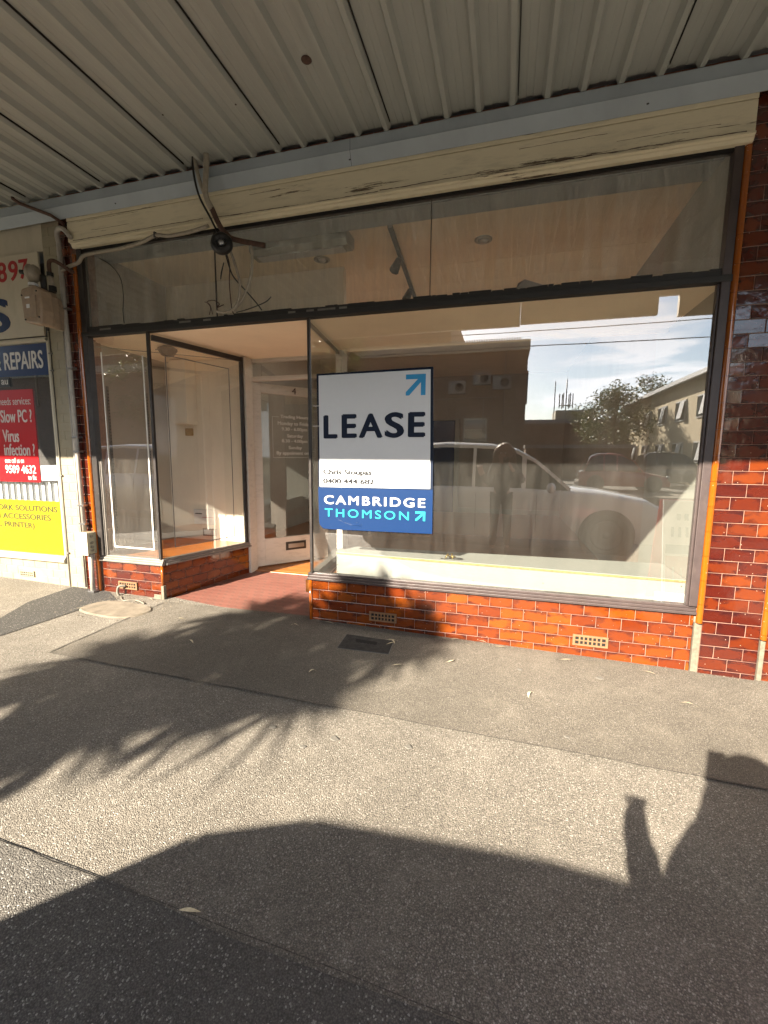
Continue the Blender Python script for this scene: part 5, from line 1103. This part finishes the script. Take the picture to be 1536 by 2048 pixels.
# ================================================================== PHOTOGRAPHER
def skin(name, chains, mat, parent, sub=2):
    """chains: list of lists of (point, radius or (rx,ry)) joined where points coincide"""
    vs = []; es = []; rad = []; idx = {}; roots = []
    for ch in chains:
        prev = None
        for p, r in ch:
            k_ = tuple(round(c, 4) for c in p)
            if k_ not in idx: idx[k_] = len(vs); vs.append(p); rad.append(r)
            i = idx[k_]
            if prev is not None and prev != i: es.append((prev, i))
            prev = i
    me = bpy.data.meshes.new(name); me.from_pydata(vs, es, []); me.materials.append(M[mat])
    o = bpy.data.objects.new(name, me); C.objects.link(o)
    o.modifiers.new('skin', 'SKIN').use_smooth_shade = True
    sv = me.skin_vertices[0].data if me.skin_vertices else None
    if sv is None:
        import bmesh
        bm = bmesh.new(); bm.from_mesh(me); bm.verts.layers.skin.verify(); bm.to_mesh(me); bm.free(); sv = me.skin_vertices[0].data
    comp = list(range(len(vs)))
    def find(a):
        while comp[a] != a: a = comp[a]
        return a
    for a, b in es: comp[find(a)] = find(b)
    seen = set()
    for i, r in enumerate(rad):
        sv[i].radius = r if hasattr(r, '__len__') else (r, r); f = find(i); sv[i].use_root = f not in seen; seen.add(f)
    m_ = o.modifiers.new('sub', 'SUBSURF'); m_.levels = sub; m_.render_levels = sub
    if parent is not None: o.parent = parent; o.matrix_parent_inverse = parent.matrix_basis.inverted()
    return o
gy = gz(0, -3.45)
ps = thing('person', 'photographer in a dark jacket with long brown hair, mirrored in the window glass', 'person', (-.05, -3.46, gy))
px, py = -.040, -3.47
hip = (px, py, .86); wst = (px, py, 1.0); ch_ = (px, py-.005, 1.18); nk = (px, py, 1.33); hd0 = (px+.002, py+.02, 1.38); hd1 = (px+.004, py+.03, 1.47); hd2 = (px+.004, py+.02, 1.54)
shL = (px-.135, py, 1.265); shR = (px+.165, py, 1.275)
elL = (-.235, -3.43, 1.02); wrL = (-.335, -3.39, 1.185); hdL = (-.356, -3.378, 1.245)
elR = (.255, -3.44, 1.06); wrR = (.085, -3.205, 1.255); hdR = (.055, -3.165, 1.315)
fL = (px-.10, py+.02, gy+.07); fR = (px+.11, py-.02, gy+.07); kL = (px-.09, py+.03, .48); kR = (px+.095, py+.03, .48); hL = (px-.08, py, .82); hR = (px+.08, py, .82)
body = [[(hip, .10), (wst, .09), (ch_, .11), (nk, .05), (hd0, .062), (hd1, .082), (hd2, .066)], [(ch_, .11), (shL, .05), (elL, .038), (wrL, .046), (hdL, (.048, .038)), ((-.366, -3.374, 1.292), (.046, .034))], [(ch_, .11), (shR, .05), (elR, .038), (wrR, .026), (hdR, (.032, .02))],
        [(hip, .10), (hL, .075), (kL, .05), (fL, .035)], [(hip, .10), (hR, .075), (kR, .05), (fR, .035)],
        [((px, py+.10, 1.462), .012), ((px, py+.125, 1.445), .012)], [((px-.012, py+.108, 1.415), .007), ((px+.016, py+.108, 1.415), .007)], [((px-.07, py+.02, 1.46), .012), ((px-.08, py+.015, 1.45), .012)], [((px+.078, py+.02, 1.46), .012), ((px+.086, py+.015, 1.45), .012)]]
# left hand raised: four fingers and a thumb, slightly curled
for i, (dx, L) in enumerate(((-.030, .026), (-.010, .032), (.010, .030), (.028, .024))):
    a = Vector(hdL)+Vector((dx, .012, .034)); b = a+Vector((dx*.1, .012, L*.5)); c = b+Vector((0, .020, -.014)); body.append([(tuple(a), .0105), (tuple(b), .009), (tuple(c), .0075)])
a = Vector(hdL)+Vector((.028, .0, -.02)); body.append([(tuple(a), .011), (tuple(a+Vector((.012, .016, .016))), .0105), (tuple(a+Vector((-.006, .034, .026))), .009)])
# right hand closed round the phone
for i, (dz, L) in enumerate(((.030, .06), (.010, .066), (-.010, .062), (-.028, .05))):
    a = Vector((.058, -3.155, 1.32+dz)); b = a+Vector((-.012, .026, .004)); c = b+Vector((-.030, .002, .0)); body.append([(tuple(a), .009), (tuple(b), .0085), (tuple(c), .007)])
a = Vector((.050, -3.175, 1.30)); body.append([(tuple(a), .011), (tuple(a+Vector((-.016, .012, .026))), .0105), (tuple(a+Vector((-.032, .024, .044))), .009)])
skin('body', body, 'skin', ps)
e_ = MB()
for s_ in (-1, 1): MB().ball((px+.004+s_*.032, py+.098, 1.474), (.013, .009, .009), 10, 8).obj('eye', 'sign_white', ps)
skin('jacket', [[((px, py, .80), .125), ((px, py, 1.0), .115), ((px, py-.005, 1.18), .135), ((px, py, 1.29), .085)], [((px, py-.005, 1.18), .135), (shL, .068), (elL, .060), (wrL, .054)], [((px, py-.005, 1.18), .135), (shR, .068), (elR, .055), ((wrR[0]+.02, wrR[1]-.025, wrR[2]-.03), .042)]], 'coat', ps)
skin('trousers', [[((px, py, .90), .115), (hL, .092), (kL, .066), ((fL[0], fL[1], fL[2]+.04), .052)], [((px, py, .90), .115), (hR, .092), (kR, .066), ((fR[0], fR[1], fR[2]+.04), .052)]], 'jeans', ps)
for f_ in (fL, fR): skin('shoe', [[((f_[0], f_[1]-.05, gy+.035), .042), ((f_[0], f_[1]+.06, gy+.035), .045), ((f_[0], f_[1]+.16, gy+.028), .034)]], 'black', ps)
hr = MB()
hr.ball((px+.022, py-.01, 1.50), (.128, .11, .125), 20, 12)
r_ = random.Random(2)
for i in range(90):
    a = r_.uniform(math.pi*.95, math.pi*2.05); q = r_.uniform(.9, 1.05)
    c0 = Vector((px+.022+.122*math.cos(a)*q, py-.005+.10*math.sin(a)*q, 1.53)); wv = r_.uniform(0, 6)
    pts = [Vector((px+.03*math.cos(a), py+.03*math.sin(a), 1.618)), c0]
    for j in range(1, 7): pts.append(c0+Vector((math.cos(a)*(.012+.010*j*.6)+.010*math.sin(wv+j*1.4), math.sin(a)*.02+.008*math.cos(wv+j*1.7), -.062*j)))
    hr.tube(pts, [.010, .013, .013, .013, .012, .011, .009, .004], 5)
hr.obj('hair', 'hair', ps)
ph = thing('phone', 'black phone held up by the photographer, mirrored in the window glass', 'phone', (.0, -3.12, 1.35))
MB().box(-.030, .042, -3.128, -3.1185, 1.268, 1.415).obj('case', 'black', ph, .004)
for dx, dz in ((.012, .0), (-.010, .0), (.001, -.02)): MB().lathe((.0+dx, -3.1185, 1.40+dz), [(.007, 0), (.007, .003), (.005, .0035)], axis=(0, 1, 0), seg=14).obj('lens', 'steel', ph)
